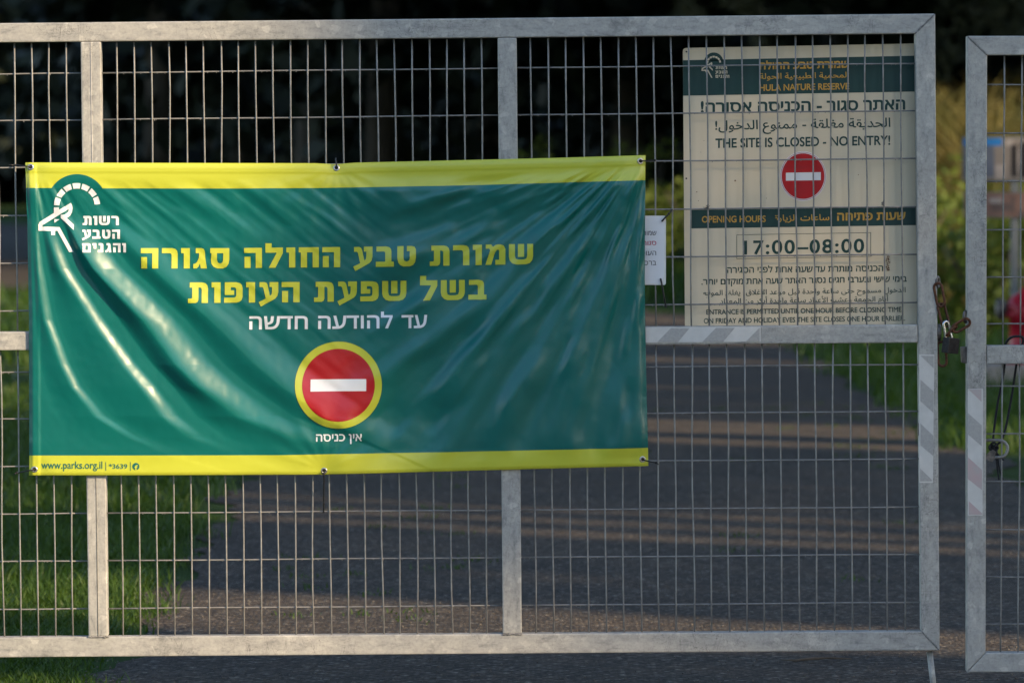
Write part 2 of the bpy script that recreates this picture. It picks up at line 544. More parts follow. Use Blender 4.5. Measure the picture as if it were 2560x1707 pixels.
# heavy square Hebrew letters of the banner, drawn on a 100 unit body: width, outlines
HB = {
 '\u05d4': (86, [[(0,100),(86,100),(86,0),(56,0),(56,75),(0,75)], [(2,56),(31,56),(31,0),(2,0)]]),
 '\u05e8': (78, [[(0,100),(50,100),(66,96),(75,87),(78,72),(78,0),(48,0),(48,66),(45,73),(39,75),(0,75)]]),
 '\u05d5': (43, [[(0,100),(43,100),(43,0),(13,0),(13,75),(0,75)]]),
 '\u05d2': (67, [[(12,100),(40,100),(52,96),(57,84),(59,52),(67,0),(37,0),(33,25),(25,7),(16,0),(0,0),(0,22),(8,23),(18,31),(27,50),(29,66),(28,75),(12,75)]]),
 '\u05e1': (94, [[(0,100),(94,100),(94,42),(90,22),(80,8),(62,0),(34,0),(16,8),(6,22),(3,42),(5,70),(6,75),(0,75)]]),
 '\u05d7': (97, [[(0,100),(97,100),(97,0),(67,0),(67,75),(40,75),(40,0),(10,0),(10,75),(0,75)]]),
 '\u05dc': (84, [[(0,122),(30,122),(30,100),(84,100),(84,72),(48,0),(16,0),(53,71),(53,75),(0,75)]]),
 '\u05d8': (90, [[(0,100),(30,100),(30,42),(33,29),(45,24),(57,29),(60,42),(60,75),(46,75),(46,100),(68,100),(83,96),(90,82),(90,42),(86,20),(76,6),(60,0),(30,0),(14,6),(4,20),(0,42)]]),
 '\u05d1': (88, [[(3,100),(50,100),(67,95),(74,86),(76,72),(76,25),(88,25),(88,0),(0,0),(0,25),(46,25),(46,68),(42,75),(3,75)]]),
 '\u05e2': (93, [[(4,100),(28,100),(38,96),(43,86),(54,32),(62,40),(64,56),(64,76),(52,76),(52,100),(94,100),(94,50),(90,32),(78,18),(10,-20),(0,2),(34,19),(23,70),(18,76),(4,76)]]),
 '\u05ea': (95, [[(8,100),(66,100),(82,96),(91,87),(95,72),(95,0),(65,0),(65,66),(62,73),(56,75),(50,75),(50,16),(46,5),(36,0),(0,0),(0,22),(16,22),(20,26),(20,75),(8,75)]]),
 '\u05de': (96, [[(2,100),(28,100),(37,88),(48,97),(60,100),(72,100),(88,94),(96,76),(96,0),(48,0),(48,24),(66,24),(66,68),(62,75),(55,73),(46,60),(28,0),(0,0),(23,72),(18,80),(2,80)]]),
 '\u05e9': (116, [[(0,100),(29,100),(29,42),(33,28),(45,24),(72,24),(84,28),(88,42),(88,100),(116,100),(116,38),(112,20),(100,6),(82,0),(34,0),(16,6),(4,20),(0,38)], [(43,100),(73,100),(73,37),(43,37)]]),
 '\u05e4': (88, [[(3,100),(58,100),(76,95),(85,86),(88,72),(88,28),(84,14),(74,5),(58,0),(0,0),(0,25),(48,25),(56,29),(58,38),(58,64),(55,72),(48,75),(32,75),(32,61),(48,61),(48,38),(3,38)]]),
 '\u05d9': (43, [[(0,100),(43,100),(43,40),(14,40),(14,75),(0,75)]]),
 '\u05e0': (66, [[(8,100),(40,100),(54,96),(60,84),(60,24),(60,0),(0,0),(0,25),(30,25),(30,75),(8,75)]]),
 '\u05dd': (95, [[(0,100),(64,100),(84,96),(92,86),(95,72),(95,0),(66,0),(66,68),(62,75),(36,75),(36,25),(66,25),(66,0),(6,0),(6,75),(0,75)]]),
}
# the bold letters with a counter (samekh) also need a hole, cut as two halves
HB['\u05e1'] = (94, [[(0,100),(94,100),(94,75),(0,75)],
                     [(6,75),(3,42),(6,22),(16,8),(34,0),(48,0),(48,24),(38,28),(33,42),(33,75)],
                     [(48,0),(62,0),(80,8),(90,22),(94,42),(94,75),(64,75),(64,42),(59,28),(48,24)]])


def hebrew_block(word, x0, x1, ytl, ytr, ybl, ybr, gap=17):
    """word set in the heavy letters inside a slightly slanted pixel box"""
    vis = word[::-1]
    tot = sum(HB[c][0] for c in vis) + gap * (len(vis) - 1)
    polys = []; x = 0
    for c in vis:
        w, pl = HB[c]
        for p in pl:
            q = []
            for a, b in p:
                u = (x + a) / tot
                yb = ybl + (ybr - ybl) * u; yt = ytl + (ytr - ytl) * u
                q.append((x0 + (x1 - x0) * u, yb + (yt - yb) * b / 100))
            polys.append(q)
        x += w + gap
    return poly_flat(polys)


def cut(V, F, cell):
    """slice flat pixel triangles by a square grid so they can follow a curved surface"""
    b = bmesh.new()
    vs = [b.verts.new((x, -y, 0)) for x, y in V]
    for f in F:
        try: b.faces.new([vs[i] for i in f])
        except ValueError: pass
    xs = [v[0] for v in V]; ys = [-v[1] for v in V]
    for ax, lo, hi in ((0, min(xs), max(xs)), (1, min(ys), max(ys))):
        k = math.ceil(lo / cell) * cell
        while k < hi:
            co = Vector((k, 0, 0)) if ax == 0 else Vector((0, k, 0))
            no = Vector((1, 0, 0)) if ax == 0 else Vector((0, 1, 0))
            bmesh.ops.bisect_plane(b, geom=list(b.verts) + list(b.edges) + list(b.faces), plane_co=co, plane_no=no, dist=1e-4)
            k += cell
    b.verts.index_update()
    V2 = [(v.co.x, -v.co.y) for v in b.verts]
    F2 = [[v.index for v in f.verts] for f in b.faces]
    b.free()
    return V2, F2


def islands(n, F):
    """0, 1, 2 ... per separate piece, so overlapping strokes of one letter never share a plane"""
    par = list(range(n))
    def find(i):
        while par[i] != i:
            par[i] = par[par[i]]; i = par[i]
        return i
    for f in F:
        for i in f[1:]: par[find(i)] = find(f[0])
    ids = {}
    return np.array([ids.setdefault(find(i), len(ids)) for i in range(n)]) % 5


def lay(name, pieces, surf, mats, parent, normal=None, cell=0):
    """pieces: list of (V, F, lift, material index); surf(px, py, lift) -> points"""
    VV, FF, MI = [], [], []
    PXY = []
    for V, F, lift, mi in pieces:
        if cell: V, F = cut(V, F, cell)
        A = np.array(V)
        W3 = surf(A[:, 0], A[:, 1], lift + islands(len(V), F) * 0.00006)
        o = len(VV)
        VV += [tuple(p) for p in W3]; PXY += list(V)
        for f in F:
            s = 0
            for i in range(len(f)):
                x0, y0 = V[f[i - 1]]; x1, y1 = V[f[i]]
                s += x0 * -y1 - x1 * -y0
            if abs(s) < 1e-9: continue
            FF.append([o + i for i in (f if s > 0 else f[::-1])]); MI.append(mi)
    me = bpy.data.meshes.new(name)
    me.from_pydata(VV, [], FF)
    me.polygons.foreach_set('material_index', MI)
    me.update()
    ob = link(name, me, mats, parent)
    if normal is not None:
        me.shade_smooth()
        A = np.array(PXY)
        me.normals_split_custom_set_from_vertices([tuple(n) for n in normal(A[:, 0], A[:, 1])])
    return ob


def lay_each(name, pieces, surf, mats, parent, normal=None, cell=0, label=None):
    for pc in pieces:
        o = lay(name, [pc], surf, mats, parent, normal, cell)
        if label: o['label'] = label


# ================================================================== SETTING
def plane_np(name, pts, mat, kind, z=0.0):
    me = bpy.data.meshes.new(name)
    me.from_pydata([(x, y, z) for x, y in pts], [], [list(range(len(pts)))])
    return tag(link(name, me, mat), kind=kind)


plane_np('ground', [(-1500, -900), (1500, -900), (1500, 2500), (-1500, 2500)], M['ground'], 'structure')


def path_center(y):
    return np.interp(y, [-30, 30, 38, 46, 54, 62, 74, 90, 110, 130], [0.6, 0.6, 0.0, -2.0, -4.8, -6.6, -8.2, -9.6, -11.6, -18.0])


def path_half(y):
    return np.interp(y, [-30, 30, 45, 60, 130], [1.75, 1.75, 2.2, 2.6, 3.4])


ys = np.concatenate([np.arange(-20, 20, 0.08), np.arange(20, 130, 0.5)])
lf = path_center(ys) - path_half(ys) - 0.02 - 0.011 * np.clip(ys, 0, 13) + 0.10 * vnoise(ys * 1.3, ys * 0, 3) + 0.06 * vnoise(ys * 4, ys * 0, 4)
rt = path_center(ys) + path_half(ys) + 0.16 * vnoise(ys * 0.9, ys * 0, 5) + 0.06 * vnoise(ys * 4, ys * 0, 6)
NX = 8
pv = []
for a, b, y in zip(lf, rt, ys):
    for k in range(NX + 1):
        pv.append((a + (b - a) * k / NX, y, 0.006))
pf = [(i * (NX + 1) + k, i * (NX + 1) + k + 1, (i + 1) * (NX + 1) + k + 1, (i + 1) * (NX + 1) + k) for i in range(len(ys) - 1) for k in range(NX)]
tag(from_np('path', pv, pf, M['path']), kind='structure')


# ================================================================== MAIN GATE LEAF
def lerp(a, b, t): return a + (b - a) * t


def top_y(x): return lerp(58.5, 34.7, x / 2337.6)            # upper edge of the top rail
def top_yb(x): return lerp(106.6, 84.6, x / 2287.7)
def bot_y(x): return lerp(1592.3, 1576.5, x / 2302.6)
def bot_yb(x): return lerp(1642.5, 1625.2, x / 2349.3)
def mid_y(x): return lerp(829.4, 811.2, x / 2290)
def mid_yb(x): return lerp(876.0, 856.4, x / 2290)


TUBE = 0.050
X0 = -180
gate = empty('gate_leaf', (0.3, 0.025, P(1280, 1640)[2]), 'wide galvanised gate leaf carrying the green banner and cream board', 'gate')


def member(name, pts, mat, parent=gate, y0=0.0, y1=TUBE, bevel=0.0035):
    m = MB(); m.pxbox(pts, y0, y1, bevel); return m.build(name, mat, parent)


member('top_rail', [(X0, top_y(X0)), (2337.6, top_y(2337.6)), (2287.7, top_yb(2287.7)), (X0, top_yb(X0))], M['galv_h'])
member('bottom_rail', [(X0, bot_y(X0)), (2302.6, 1576.5), (2349.3, 1625.2), (X0, bot_yb(X0))], M['galv_h'])
member('stile', [(2338.0, 35.0), (2349.6, 1625.4), (2302.8, 1576.2), (2288.1, 84.9)], M['galv_v'])


def up_x(k, y):
    if k == 0: return lerp(201.5, 221.5, (y - 106) / 1487), lerp(252.0, 269.5, (y - 106) / 1487)
    return lerp(1244.0, 1257.0, (y - 95) / 1490), lerp(1291.5, 1304.5, (y - 95) / 1490)


for k in (0, 1):
    xt0, xt1 = up_x(k, 104); xb0, xb1 = up_x(k, 1588)
    m = MB()
    m.pxbox([(xt0, top_yb(xt0) + 0.4), (xt1, top_yb(xt1) + 0.4), (xb1, bot_y(xb1) - 0.4), (xb0, bot_y(xb0) - 0.4)], -0.0008, TUBE, 0.0035)
    if k == 0:   # the rolled tube's long weld seam
        a = P((xt0 + xt1) / 2, top_yb(xt0) + 2, -0.0010); b = P((xb0 + xb1) / 2, bot_y(xb0) - 2, -0.0010)
        m.tube([a, b], 0.0014, 6)
    u = m.build('upright', M['galv_v'], gate)
    w = MB()     # weld bead where it meets the bottom rail
    for j in range(16):
        t = j / 15
        w.lathe(P(lerp(xb0, xb1, t), bot_y(xb0) + 1 + random.uniform(-1.2, 1.2), -0.0006), [(0.0002, -0.002), (0.0026, -0.0012), (0.0034, 0.0), (0.0024, 0.0016), (0.0002, 0.0022)], 7)
    w.build('weld_bead', M['weld'], gate)
for a, b in ((X0, up_x(0, 850)[0] - 0.3), (up_x(0, 850)[1] + 0.3, up_x(1, 840)[0] - 0.3), (up_x(1, 840)[1] + 0.3, 2294.6)):
    member('middle_rail', [(a, mid_y(a)), (b, mid_y(b)), (b, mid_yb(b)), (a, mid_yb(a))], M['galv_h'], y0=0.0006)
for pts in ([(2290, 82.5), (2335.5, 37.0)], [(2304.5, 1578), (2347, 1622.5)]):     # mitre welds
    w = MB()
    for j in range(34):
        t = j / 33
        w.lathe(P(lerp(pts[0][0], pts[1][0], t) + random.uniform(-.8, .8), lerp(pts[0][1], pts[1][1], t), -0.0002), [(0.0002, -0.0016), (0.0018, -0.001), (0.0024, 0.0), (0.0018, 0.0012), (0.0002, 0.0016)], 7)
    w.build('weld_bead', M['weld'], gate)

HW_TOP = [(185.8, 159), (302.5, 277), (419.5, 396.5), (540, 517), (658.5, 636), (778, 756)]
HW_BOT = [(931, 911), (1047.5, 1027.5), (1166, 1146.5), (1284.5, 1266.6), (1403, 1385), (1522.5, 1505)]


def wires(parent, bay_x, yt, yb, horiz, xl, xr, lean, ext=4):
    """one welded mesh panel: bay_x = x of each vertical at its top; horiz = list of y(x) functions"""
    m = MB()
    for x in bay_x:
        n = 7
        ph = random.uniform(0, 6)
        wob = random.choice((0.5, 0.8, 0.8, 1.2, 2.2))
        pts = []
        y0, y1 = yt(x) - ext, yb(x) + ext
        for i in range(n):
            y = lerp(y0, y1, i / (n - 1))
            pts.append(P(x + lean(x, y) + wob * math.sin(ph + i * 1.3), y, 0.0235))
        m.tube(pts, 0.0021, 8)
    for h in horiz:
        n = 9; ph = random.uniform(0, 6)
        m.tube([P(lerp(xl, xr, i / (n - 1)), h(lerp(xl, xr, i / (n - 1))) + 0.5 * math.sin(ph + i * 1.1), 0.0275) for i in range(n)], 0.0021, 8)
        # frozen zinc drips under the wire
        for x in np.arange(xl + 8, xr - 8, 11):
            if random.random() < 0.28:
                xx = x + random.uniform(-5, 5)
                L = random.uniform(1.2, 3.4)
                m.tube([P(xx, h(xx) + 1.0, 0.0272), P(xx + random.uniform(-1, 1), h(xx) + 1.6 + L, 0.0272)], [0.0016, 0.0004], 5)
        for x in bay_x:   # weld nugget at each crossing
            y = h(x); xx = x + lean(x, y)
            m.lathe(P(xx, y, 0.0252), [(0.0003, -0.0032), (0.0026, -0.0018), (0.003, 0), (0.0026, 0.0018), (0.0003, 0.0032)], 6)
    return m.build('wire_mesh', M['wire'], parent)


def lean_main(x, y): return (y - 100) / 1490 * lerp(17.5, 12.0, x / 2300)


bays = [[-96, -52, -8.2, 35.2, 78.6, 122.2, 165.4], [291 + 43.45 * i for i in range(22)], [1326 + 44.05 * i for i in range(22)]]
edges = [(X0, lambda y: up_x(0, y)[0]), (lambda y: up_x(0, y)[1], lambda y: up_x(1, y)[0]), (lambda y: up_x(1, y)[1], lambda y: lerp(2288, 2302.8, (y - 85) / 1491))]
for bx, (el, er) in zip(bays, edges):
    for (hw, yt, yb, ym) in ((HW_TOP, top_yb, mid_y, 470), (HW_BOT, mid_yb, bot_y, 1200)):
        xl = el(ym) if callable(el) else el
        xr = er(ym)
        hs = [(lambda x, a=a, b=b: lerp(a, b, x / 2290)) for a, b in hw]
        wires(gate, bx, yt, yb, hs, xl - 3, xr + 3, lean_main)


def tape(parent, quad, stripes, y0=-0.0002):
    """self-adhesive reflective strip: white film with printed slanting bands; all in photo pixels on the tube's front"""
    f = lambda px, py, lift: PN(px, py, y0 - lift)
    pieces = [(*poly_flat([quad]), 0.0006, 0)]
    for s, mi in stripes: pieces.append((*poly_flat([s]), 0.0011, mi))
    return lay('reflective_tape', pieces, f, [M['tape_white'], M['tape_grey'], M['tape_pink']], parent)


ty = lambda x: lerp(818.5, 816.5, (x - 1480) / 420); tb = lambda x: lerp(857.5, 854.0, (x - 1480) / 420)
st = []
for x in (1490, 1645, 1758, 1868):
    L = 78 if x < 1850 else 34
    hi = lambda x: ty(x) + 2.5
    lo = lambda x: tb(x) - 1
    if x < 1850: st.append(([(x + 32, hi(x)), (x + 79, hi(x)), (x + 50, lo(x)), (x - 2, lo(x))], 1))
    else: st.append(([(x + 31, hi(x)), (x + 31, lo(x)), (x - 3, lo(x))], 1))
tape(gate, [(1470, ty(1470)), (1901.5, ty(1901)), (1901.5, tb(1901)), (1470, tb(1470))], st)


def z7(x, y): return (2240 + x / 2.306, 640 + y / 2.306)


tape(gate, [z7(133, 567), z7(221, 567), z7(213, 1306), z7(134, 1306)],
     [([z7(142, 574), z7(217, 576), z7(217, 647)], 1), ([z7(141, 712), z7(217, 780), z7(216, 903), z7(141, 836)], 1),
      ([z7(141, 964), z7(215, 1035), z7(215, 1152), z7(141, 1090)], 1), ([z7(139, 1222), z7(208, 1290), z7(208, 1297), z7(139, 1298)], 1)])


def eye_bolt(parent, x, y0, y1, side):
    m = MB()
    c = P(x, (y0 + y1) / 2, 0.012)
    hz = (y1 - y0) / 2 * PX
    m.tube([(c[0] + 0.0045 * math.cos(a) * 1.0, c[1] + 0.011 * math.cos(a), c[2] + (hz - 0.004) * math.sin(a)) for a in np.linspace(0, 2 * math.pi, 20, endpoint=False)], 0.0042, 8, closed=True)
    m.tube([(c[0] - side * 0.012, c[1] + 0.008, c[2]), (c[0], c[1] + 0.008, c[2])], 0.004, 8)
    return m.build('eye_bolt', M['steel_dark'], parent)


eye_bolt(gate, 2344, 689, 722, 1)
m = MB(); c = P(2344, 831, 0.022)
m.lathe(c, [(0.0005, -0.008), (0.018, -0.006), (0.0235, -0.001), (0.0235, 0.006), (0.020, 0.009), (0.0005, 0.011)], 24, 'x')
m.build('lock_housing', M['steel_dark'], gate)
m = MB(); m.tube([P(2324, 1627, 0.03), (P(2335, 1707, 0.03)[0] + 0.004, 0.03, 0.0)], 0.0085, 14)
m.build('drop_rod', M['galv_v'], gate)
m = MB(); m.pxbox([(2295, 1057), (2301, 1057), (2301, 1091), (2295, 1088)], 0.012, 0.03, 0.001)
m.build('stop_tab', M['steel_dark'], gate)

# ================================================================== SECOND GATE LEAF
gate2 = empty('gate_leaf', (1.4, 0.025, P(2500, 1679)[2]), 'narrow part of a galvanised gate leaf with pinkish striped tape beside the hydrant', 'gate')
XR = 2900
lx = lambda y: lerp(2418.2, 2417.4, (y - 90) / 1590)
rx = lambda y: lerp(2468.5, 2464.4, (y - 138) / 1492)
member('top_rail', [(2418.2, 90.5), (XR, 89.5), (XR, 137.5), (2468.5, 138.5)], M['galv_h'], gate2)
member('bottom_rail', [(2464.4, 1630.3), (XR, 1631), (XR, 1680.5), (2417.4, 1679.7)], M['galv_h'], gate2)
member('stile', [(2417.8, 91), (2468.1, 139), (2464.0, 1630.6), (2417.0, 1679.3)], M['galv_v'], gate2)
member('middle_rail', [(2466.8, 863.5), (XR, 862), (XR, 908.5), (2466.8, 910)], M['galv_h'], gate2, y0=0.0006)
for pts in ([(2420, 92.5), (2467, 137.5)],):
    w = MB()
    for j in range(34):
        t = j / 33
        w.lathe(P(lerp(pts[0][0], pts[1][0], t) + random.uniform(-.8, .8), lerp(pts[0][1], pts[1][1], t), -0.0002), [(0.0002, -0.0016), (0.0018, -0.001), (0.0024, 0.0), (0.0018, 0.0012), (0.0002, 0.0016)], 7)
    w.build('weld_bead', M['weld'], gate2)
lean2 = lambda x, y: -(y - 138) / 1490 * 9.5
b2 = [2511 + 43.8 * i for i in range(9)]
for ys2, t_, b_ in (([212.5, 333, 453.3, 574.5, 692.5, 809.5], 138, 863), ([964.6, 1083.8, 1202.8, 1323.5, 1441.4, 1559], 909, 1630)):
    wires(gate2, b2, lambda x, t_=t_: t_, lambda x, b_=b_: b_, [(lambda x, y=y: y) for y in ys2], 2462, XR, lean2)


def z7b(x, y): return (2400 + x / 4.6125, 880 + y / 4.6125)


tq = lambda x, y: z7(x, y)
tape(gate2, [tq(413.5, 765), tq(502, 765), tq(499, 1494), tq(413, 1494)],
     [([tq(418, 768), tq(493, 768), tq(493, 840)], 2), ([tq(415, 904), tq(494, 975), tq(494, 1095), tq(415, 1027)], 1),
      ([tq(415, 1158), tq(496, 1232), tq(496, 1348), tq(415, 1284)], 2), ([tq(420, 1412), tq(497, 1482), tq(497, 1489), tq(420, 1489)], 2)])
eye_bolt(gate2, 2413.5, 775, 809, -1)
m = MB(); m.pxbox([(2401.5, 867), (2419, 866), (2419, 909), (2404, 907)], 0.010, 0.032, 0.003)
m.build('latch_bolt', M['steel_dark'], gate2)
# U-shaped bar welded to the stile's edge
m = MB()
cu = []
cc = z7b(460, 1115)
cu.append(P(2463, z7b(0, 1016)[1], 0.028))
cu.append(P(cc[0] - 4, z7b(0, 1016)[1], 0.026))
for a in np.linspace(math.pi / 2, -math.pi / 2, 12):
    cu.append(P(cc[0] + 19.5 * math.cos(a), cc[1] - 21 * math.sin(a), 0.024))
cu.append(P(2487, z7b(0, 1212)[1], 0.024))
m.tube(cu, 0.0042, 10)
m.build('hasp_loop', M['wire'], gate2)
m = MB(); m.pxbox([z7b(*q) for q in ((305, 1185), (345, 1140), (385, 1125), (415, 1150), (398, 1232), (368, 1270), (330, 1255), (305, 1232))], 0.020, 0.026, 0.001)
m.build('hasp_plate', M['steel_dark'], gate2)


# ================================================================== BANNER
def ban_top(x): return np.interp(x, [62, 300, 600, 790, 841, 890, 1100, 1374, 1614], [406.6, 407.2, 408, 408.3, 411, 407, 402, 395.5, 388.4])
def ban_tb(x): return np.interp(x, [65, 192, 555, 800, 1183, 1614], [469.9, 471, 471.7, 470.4, 463.4, 450.8])
def ban_bb(x): return np.interp(x, [72, 555, 700, 1125, 1621], [1138.5, 1137.7, 1137.2, 1129.5, 1118.9])
def ban_bot(x): return np.interp(x, [71, 440, 800, 1253, 1621], [1188.6, 1188, 1186.6, 1174.3, 1164.6])
def ban_l(y): return np.interp(y, [380, 406, 470, 560, 700, 800, 1140, 1190], [61.5, 62.1, 65.2, 67.5, 70, 71.8, 72.2, 71.4])
def ban_r(y): return np.interp(y, [380, 450, 600, 724, 842, 1000, 1076, 1165], [1614.5, 1613.5, 1612.3, 1612.2, 1614, 1617, 1619, 1621.3])


RY = [380, 470, 540, 672, 800, 911, 966, 1040, 1092, 1140, 1190]
RK = [[60, 62, 66, 70, 74, 84, 98, 125, 150, 190, 240],
      [72, 78, 85, 100, 122, 163, 190, 250, 330, 440, 600],
      [82, 98, 115, 163, 245, 323, 370, 424, 490, 600, 760],
      [105, 140, 178, 272, 400, 488, 547, 647, 769, 900, 1010],
      [150, 225, 290, 430, 580, 700, 770, 880, 980, 1070, 1150],
      [230, 340, 430, 590, 760, 880, 950, 1060, 1140, 1210, 1270]]
RS = [0.0, 0.48, 0.52, 0.50, 0.26, 0.0]       # slope of the side of each fold that faces the light
RW = [0, 28, 42, 96, 120, 110]                 # its width in pixels


def bh(x, y):
    """how far the cloth stands off the gate, metres, at photo pixel x, y"""
    x = np.asarray(x, float); y = np.asarray(y, float)
    rk = [np.interp(y, RY, r) for r in RK]
    w = np.zeros_like(x)
    for k in range(5):
        w += np.clip((x - rk[k]) / np.maximum(rk[k + 1] - rk[k], 8), 0, 1)
    w = np.where(x < rk[0], (x - rk[0]) / 60, w) + np.maximum(x - rk[5], 0) / 150
    h = np.zeros_like(x)
    env = smooth(500, 660, y) * (1 - 0.9 * smooth(1040, 1135, y))
    grow = np.interp(y, [420, 560, 700, 900, 1100], [0.45, 0.62, 0.85, 1.0, 1.3])
    for k in range(1, 6):
        bw = RW[k] * grow
        tilt = np.interp(y, RY, np.gradient(np.array(RK[k], float), np.array(RY, float)))
        D = RS[k] / np.sqrt(1 + tilt * tilt) * bw * PX / 1.5 * (0.96 + 0.16 * vnoise(x * 0 + y / 95.0, x * 0 + k * 9.0, 21))
        lo, hi = rk[k - 1] + bw * 0.6, rk[k] - bw * 0.5
        up = smooth(0, 1, (x - lo) / np.maximum(hi - lo, 14))
        down = smooth(-0.5, 0.5, (x - rk[k]) / bw)
        h += D * env * (0.5 * up + 0.5 * np.clip((x - lo) / np.maximum(hi - lo, 14), 0, 1) - down)
    # folds fanning down from the upper right eyelet
    ax, ay = 1640.0, 330.0
    dx, dy = ax - x, y - ay
    th = np.degrees(np.arctan2(dy, dx)); r = np.hypot(dx, dy)
    for t0, s0, sl in ((28, 3.0, 0.14), (37, 2.6, 0.22), (43.5, 2.0, 0.52), (50.2, 1.2, 0.85), (56.5, 1.7, 0.55), (63, 1.6, 0.42), (69.5, 1.5, 0.50), (76, 2.0, 0.25)):
        t1 = t0 - (r - 400) * 0.0022
        g = (th - t1) / s0
        g = np.where(g < 0, g, g * 0.7)
        h += sl * np.radians(s0) * np.minimum(r, 560) * PX * 1.1 * np.exp(-g * g) * smooth(70, 260, r) * (1 - smooth(720, 960, r))
    th_r, r_r = th, r
    # tension from the upper middle eyelet and pulls above the lower middle one
    for cx, cy, sgn in ((841, 415, 1), (810, 1176, -1)):
        dx, dy = x - cx, (y - cy) * sgn
        r = np.hypot(dx, dy); th = np.degrees(np.arctan2(dy, dx))
        for t0 in (24, 44, 66, 92, 118, 140, 158):
            g = (th - t0) / 8.0
            h += 0.13 * np.minimum(r, 130) * 0.14 * PX * np.exp(-g * g) * smooth(14, 60, r) * (1 - smooth(110, 230, r))
    # general softness of the vinyl
    inside = smooth(0, 45, y - ban_tb(x) + 30) * (1 - 0.6 * smooth(-10, 30, y - ban_bb(x)))
    lr = smooth(780, 1080, x + (y - 700) * 0.25)
    h += (0.0026 * vnoise(w * 2.6, y / 170, 1) + 0.0009 * vnoise(w * 6.5 + 9, y / 70, 2)) * (0.12 + 0.88 * smooth(3.5, 4.4, w) + 0.9 * (1 - smooth(500, 620, y))) * inside * (1 - lr)
    h += (0.0105 * vnoise(th_r / 5.2, r_r / 190, 11) + 0.0036 * vnoise(th_r / 2.1 + 9, r_r / 75, 12)) * inside * lr
    h += (0.0011 * vnoise(x / 34, y / 30, 7) * (1 - smooth(560, 720, y)) * smooth(330, 480, x) + 0.00022 * vnoise(x / 15, y / 17, 8)) * inside
    h += 0.006 * vnoise(x / 330, y / 260, 5) * inside
    # sewn hems down both sides, turned top and bottom edges
    xl, xr = ban_l(y), ban_r(y)
    h += 0.0022 * (smooth(4, 12, x - xl) - smooth(22, 31, x - xl))
    h += 0.0035 * smooth(6, 16, xr - x) - 0.004 * smooth(16, 48, xr - x) * smooth(470, 560, y)
    h -= 0.004 * (1 - smooth(0, 9, x - xl)) + 0.004 * (1 - smooth(0, 8, xr - x))
    h -= 0.0035 * (1 - smooth(0, 8, y - ban_top(x))) + 0.003 * (1 - smooth(0, 8, ban_bot(x) - y))
    h += 0.0012 * (smooth(22, 27, y - ban_top(x)) * -1 + 1) * smooth(6, 14, y - ban_top(x))
    # pulled in at the eyelets
    for ex, ey in EYES:
        h -= 0.007 * np.exp(-((x - ex) ** 2 + (y - ey) ** 2) / 34.0 ** 2)
    return h


EYES = [(76.6, 418.1), (841, 420.2), (1600.9, 403.3), (85.8, 1173.4), (810, 1176.6), (1606.5, 1147.8)]
YB = -0.014


def bsurf(px, py, lift=0.0):
    h = bh(px, py)
    return PN(px, py, YB) + np.stack([0 * h, -(h + lift), 0 * h], -1)


def bnorm(px, py):
    e = 1.0
    hx = (bh(px + e, py) - bh(px - e, py)) / (2 * e * PX)
    hy = (bh(px, py + e) - bh(px, py - e)) / (2 * e * PX)
    n = np.stack([-hx, -np.ones_like(hx), hy], -1)
    return n / np.linalg.norm(n, axis=1, keepdims=True)


banner = empty('banner', P(840, 1188, YB), 'large wrinkled green vinyl banner with lime bands tied across the gate', 'banner')
NU = 640
rows = []
us = np.linspace(0, 1, NU + 1)
xa = 65 + us * (1617 - 65)
bands = [(ban_top, ban_tb, 26), (ban_tb, ban_bb, 270), (ban_bb, ban_bot, 20)]
for bi, (f0, f1, n) in enumerate(bands):
    for j in range(n + (1 if bi == 2 else 0)):
        rows.append((f0(xa) + (f1(xa) - f0(xa)) * j / n, bi))
GX, GY = [], []
for yrow, bi in rows:
    l, r = ban_l(yrow), ban_r(yrow)
    GX.append(l + us * (r - l)); GY.append(yrow)
GX = np.array(GX); GY = np.array(GY)
Vb = bsurf(GX.ravel(), GY.ravel())
nr = len(rows); nc = NU + 1
idx = np.arange(nr * nc).reshape(nr, nc)
Fb = np.stack([idx[1:, :-1], idx[1:, 1:], idx[:-1, 1:], idx[:-1, :-1]], -1).reshape(-1, 4)
mi = np.repeat([0 if bi == 1 else 1 for _, bi in rows[:-1]], NU)
cloth = from_np('cloth', Vb, Fb, [M['v_green'], M['v_lime']], banner, True, mi)
so = cloth.modifiers.new('thickness', 'SOLIDIFY'); so.thickness = 0.0007; so.offset = -1.0

LETTER = 6
pieces = []
for wd, x0, x1, a, b, c_, d_ in (
        ('\u05e1\u05d2\u05d5\u05e8\u05d4', 352.5, 573.3, 620.4, 620.4, 671.1, 671.1),
        ('\u05d4\u05d7\u05d5\u05dc\u05d4', 610.3, 850.5, 620.0, 617.6, 670.0, 668.1),
        ('\u05d8\u05d1\u05e2', 883.0, 1039.9, 617.6, 614.6, 667.8, 665.6),
        ('\u05e9\u05de\u05d5\u05e8\u05ea', 1074.4, 1332.7, 614.4, 609.4, 664.8, 660.4),
        ('\u05d4\u05e2\u05d5\u05e4\u05d5\u05ea', 470.5, 749.0, 706.0, 705.0, 757.4, 755.6),
        ('\u05e9\u05e4\u05e2\u05ea', 784.9, 1015.8, 704.8, 701.9, 754.8, 752.0),
        ('\u05d1\u05e9\u05dc', 1049.9, 1216.3, 701.0, 699.2, 751.4, 748.4)):
    pieces.append((*hebrew_block(wd, x0, x1, a, b, c_, d_), 0.0010, 0))
lay_each('lettering', pieces, bsurf, [M['v_lime']], banner, bnorm, LETTER, 'heavy lime lettering')
pieces = []
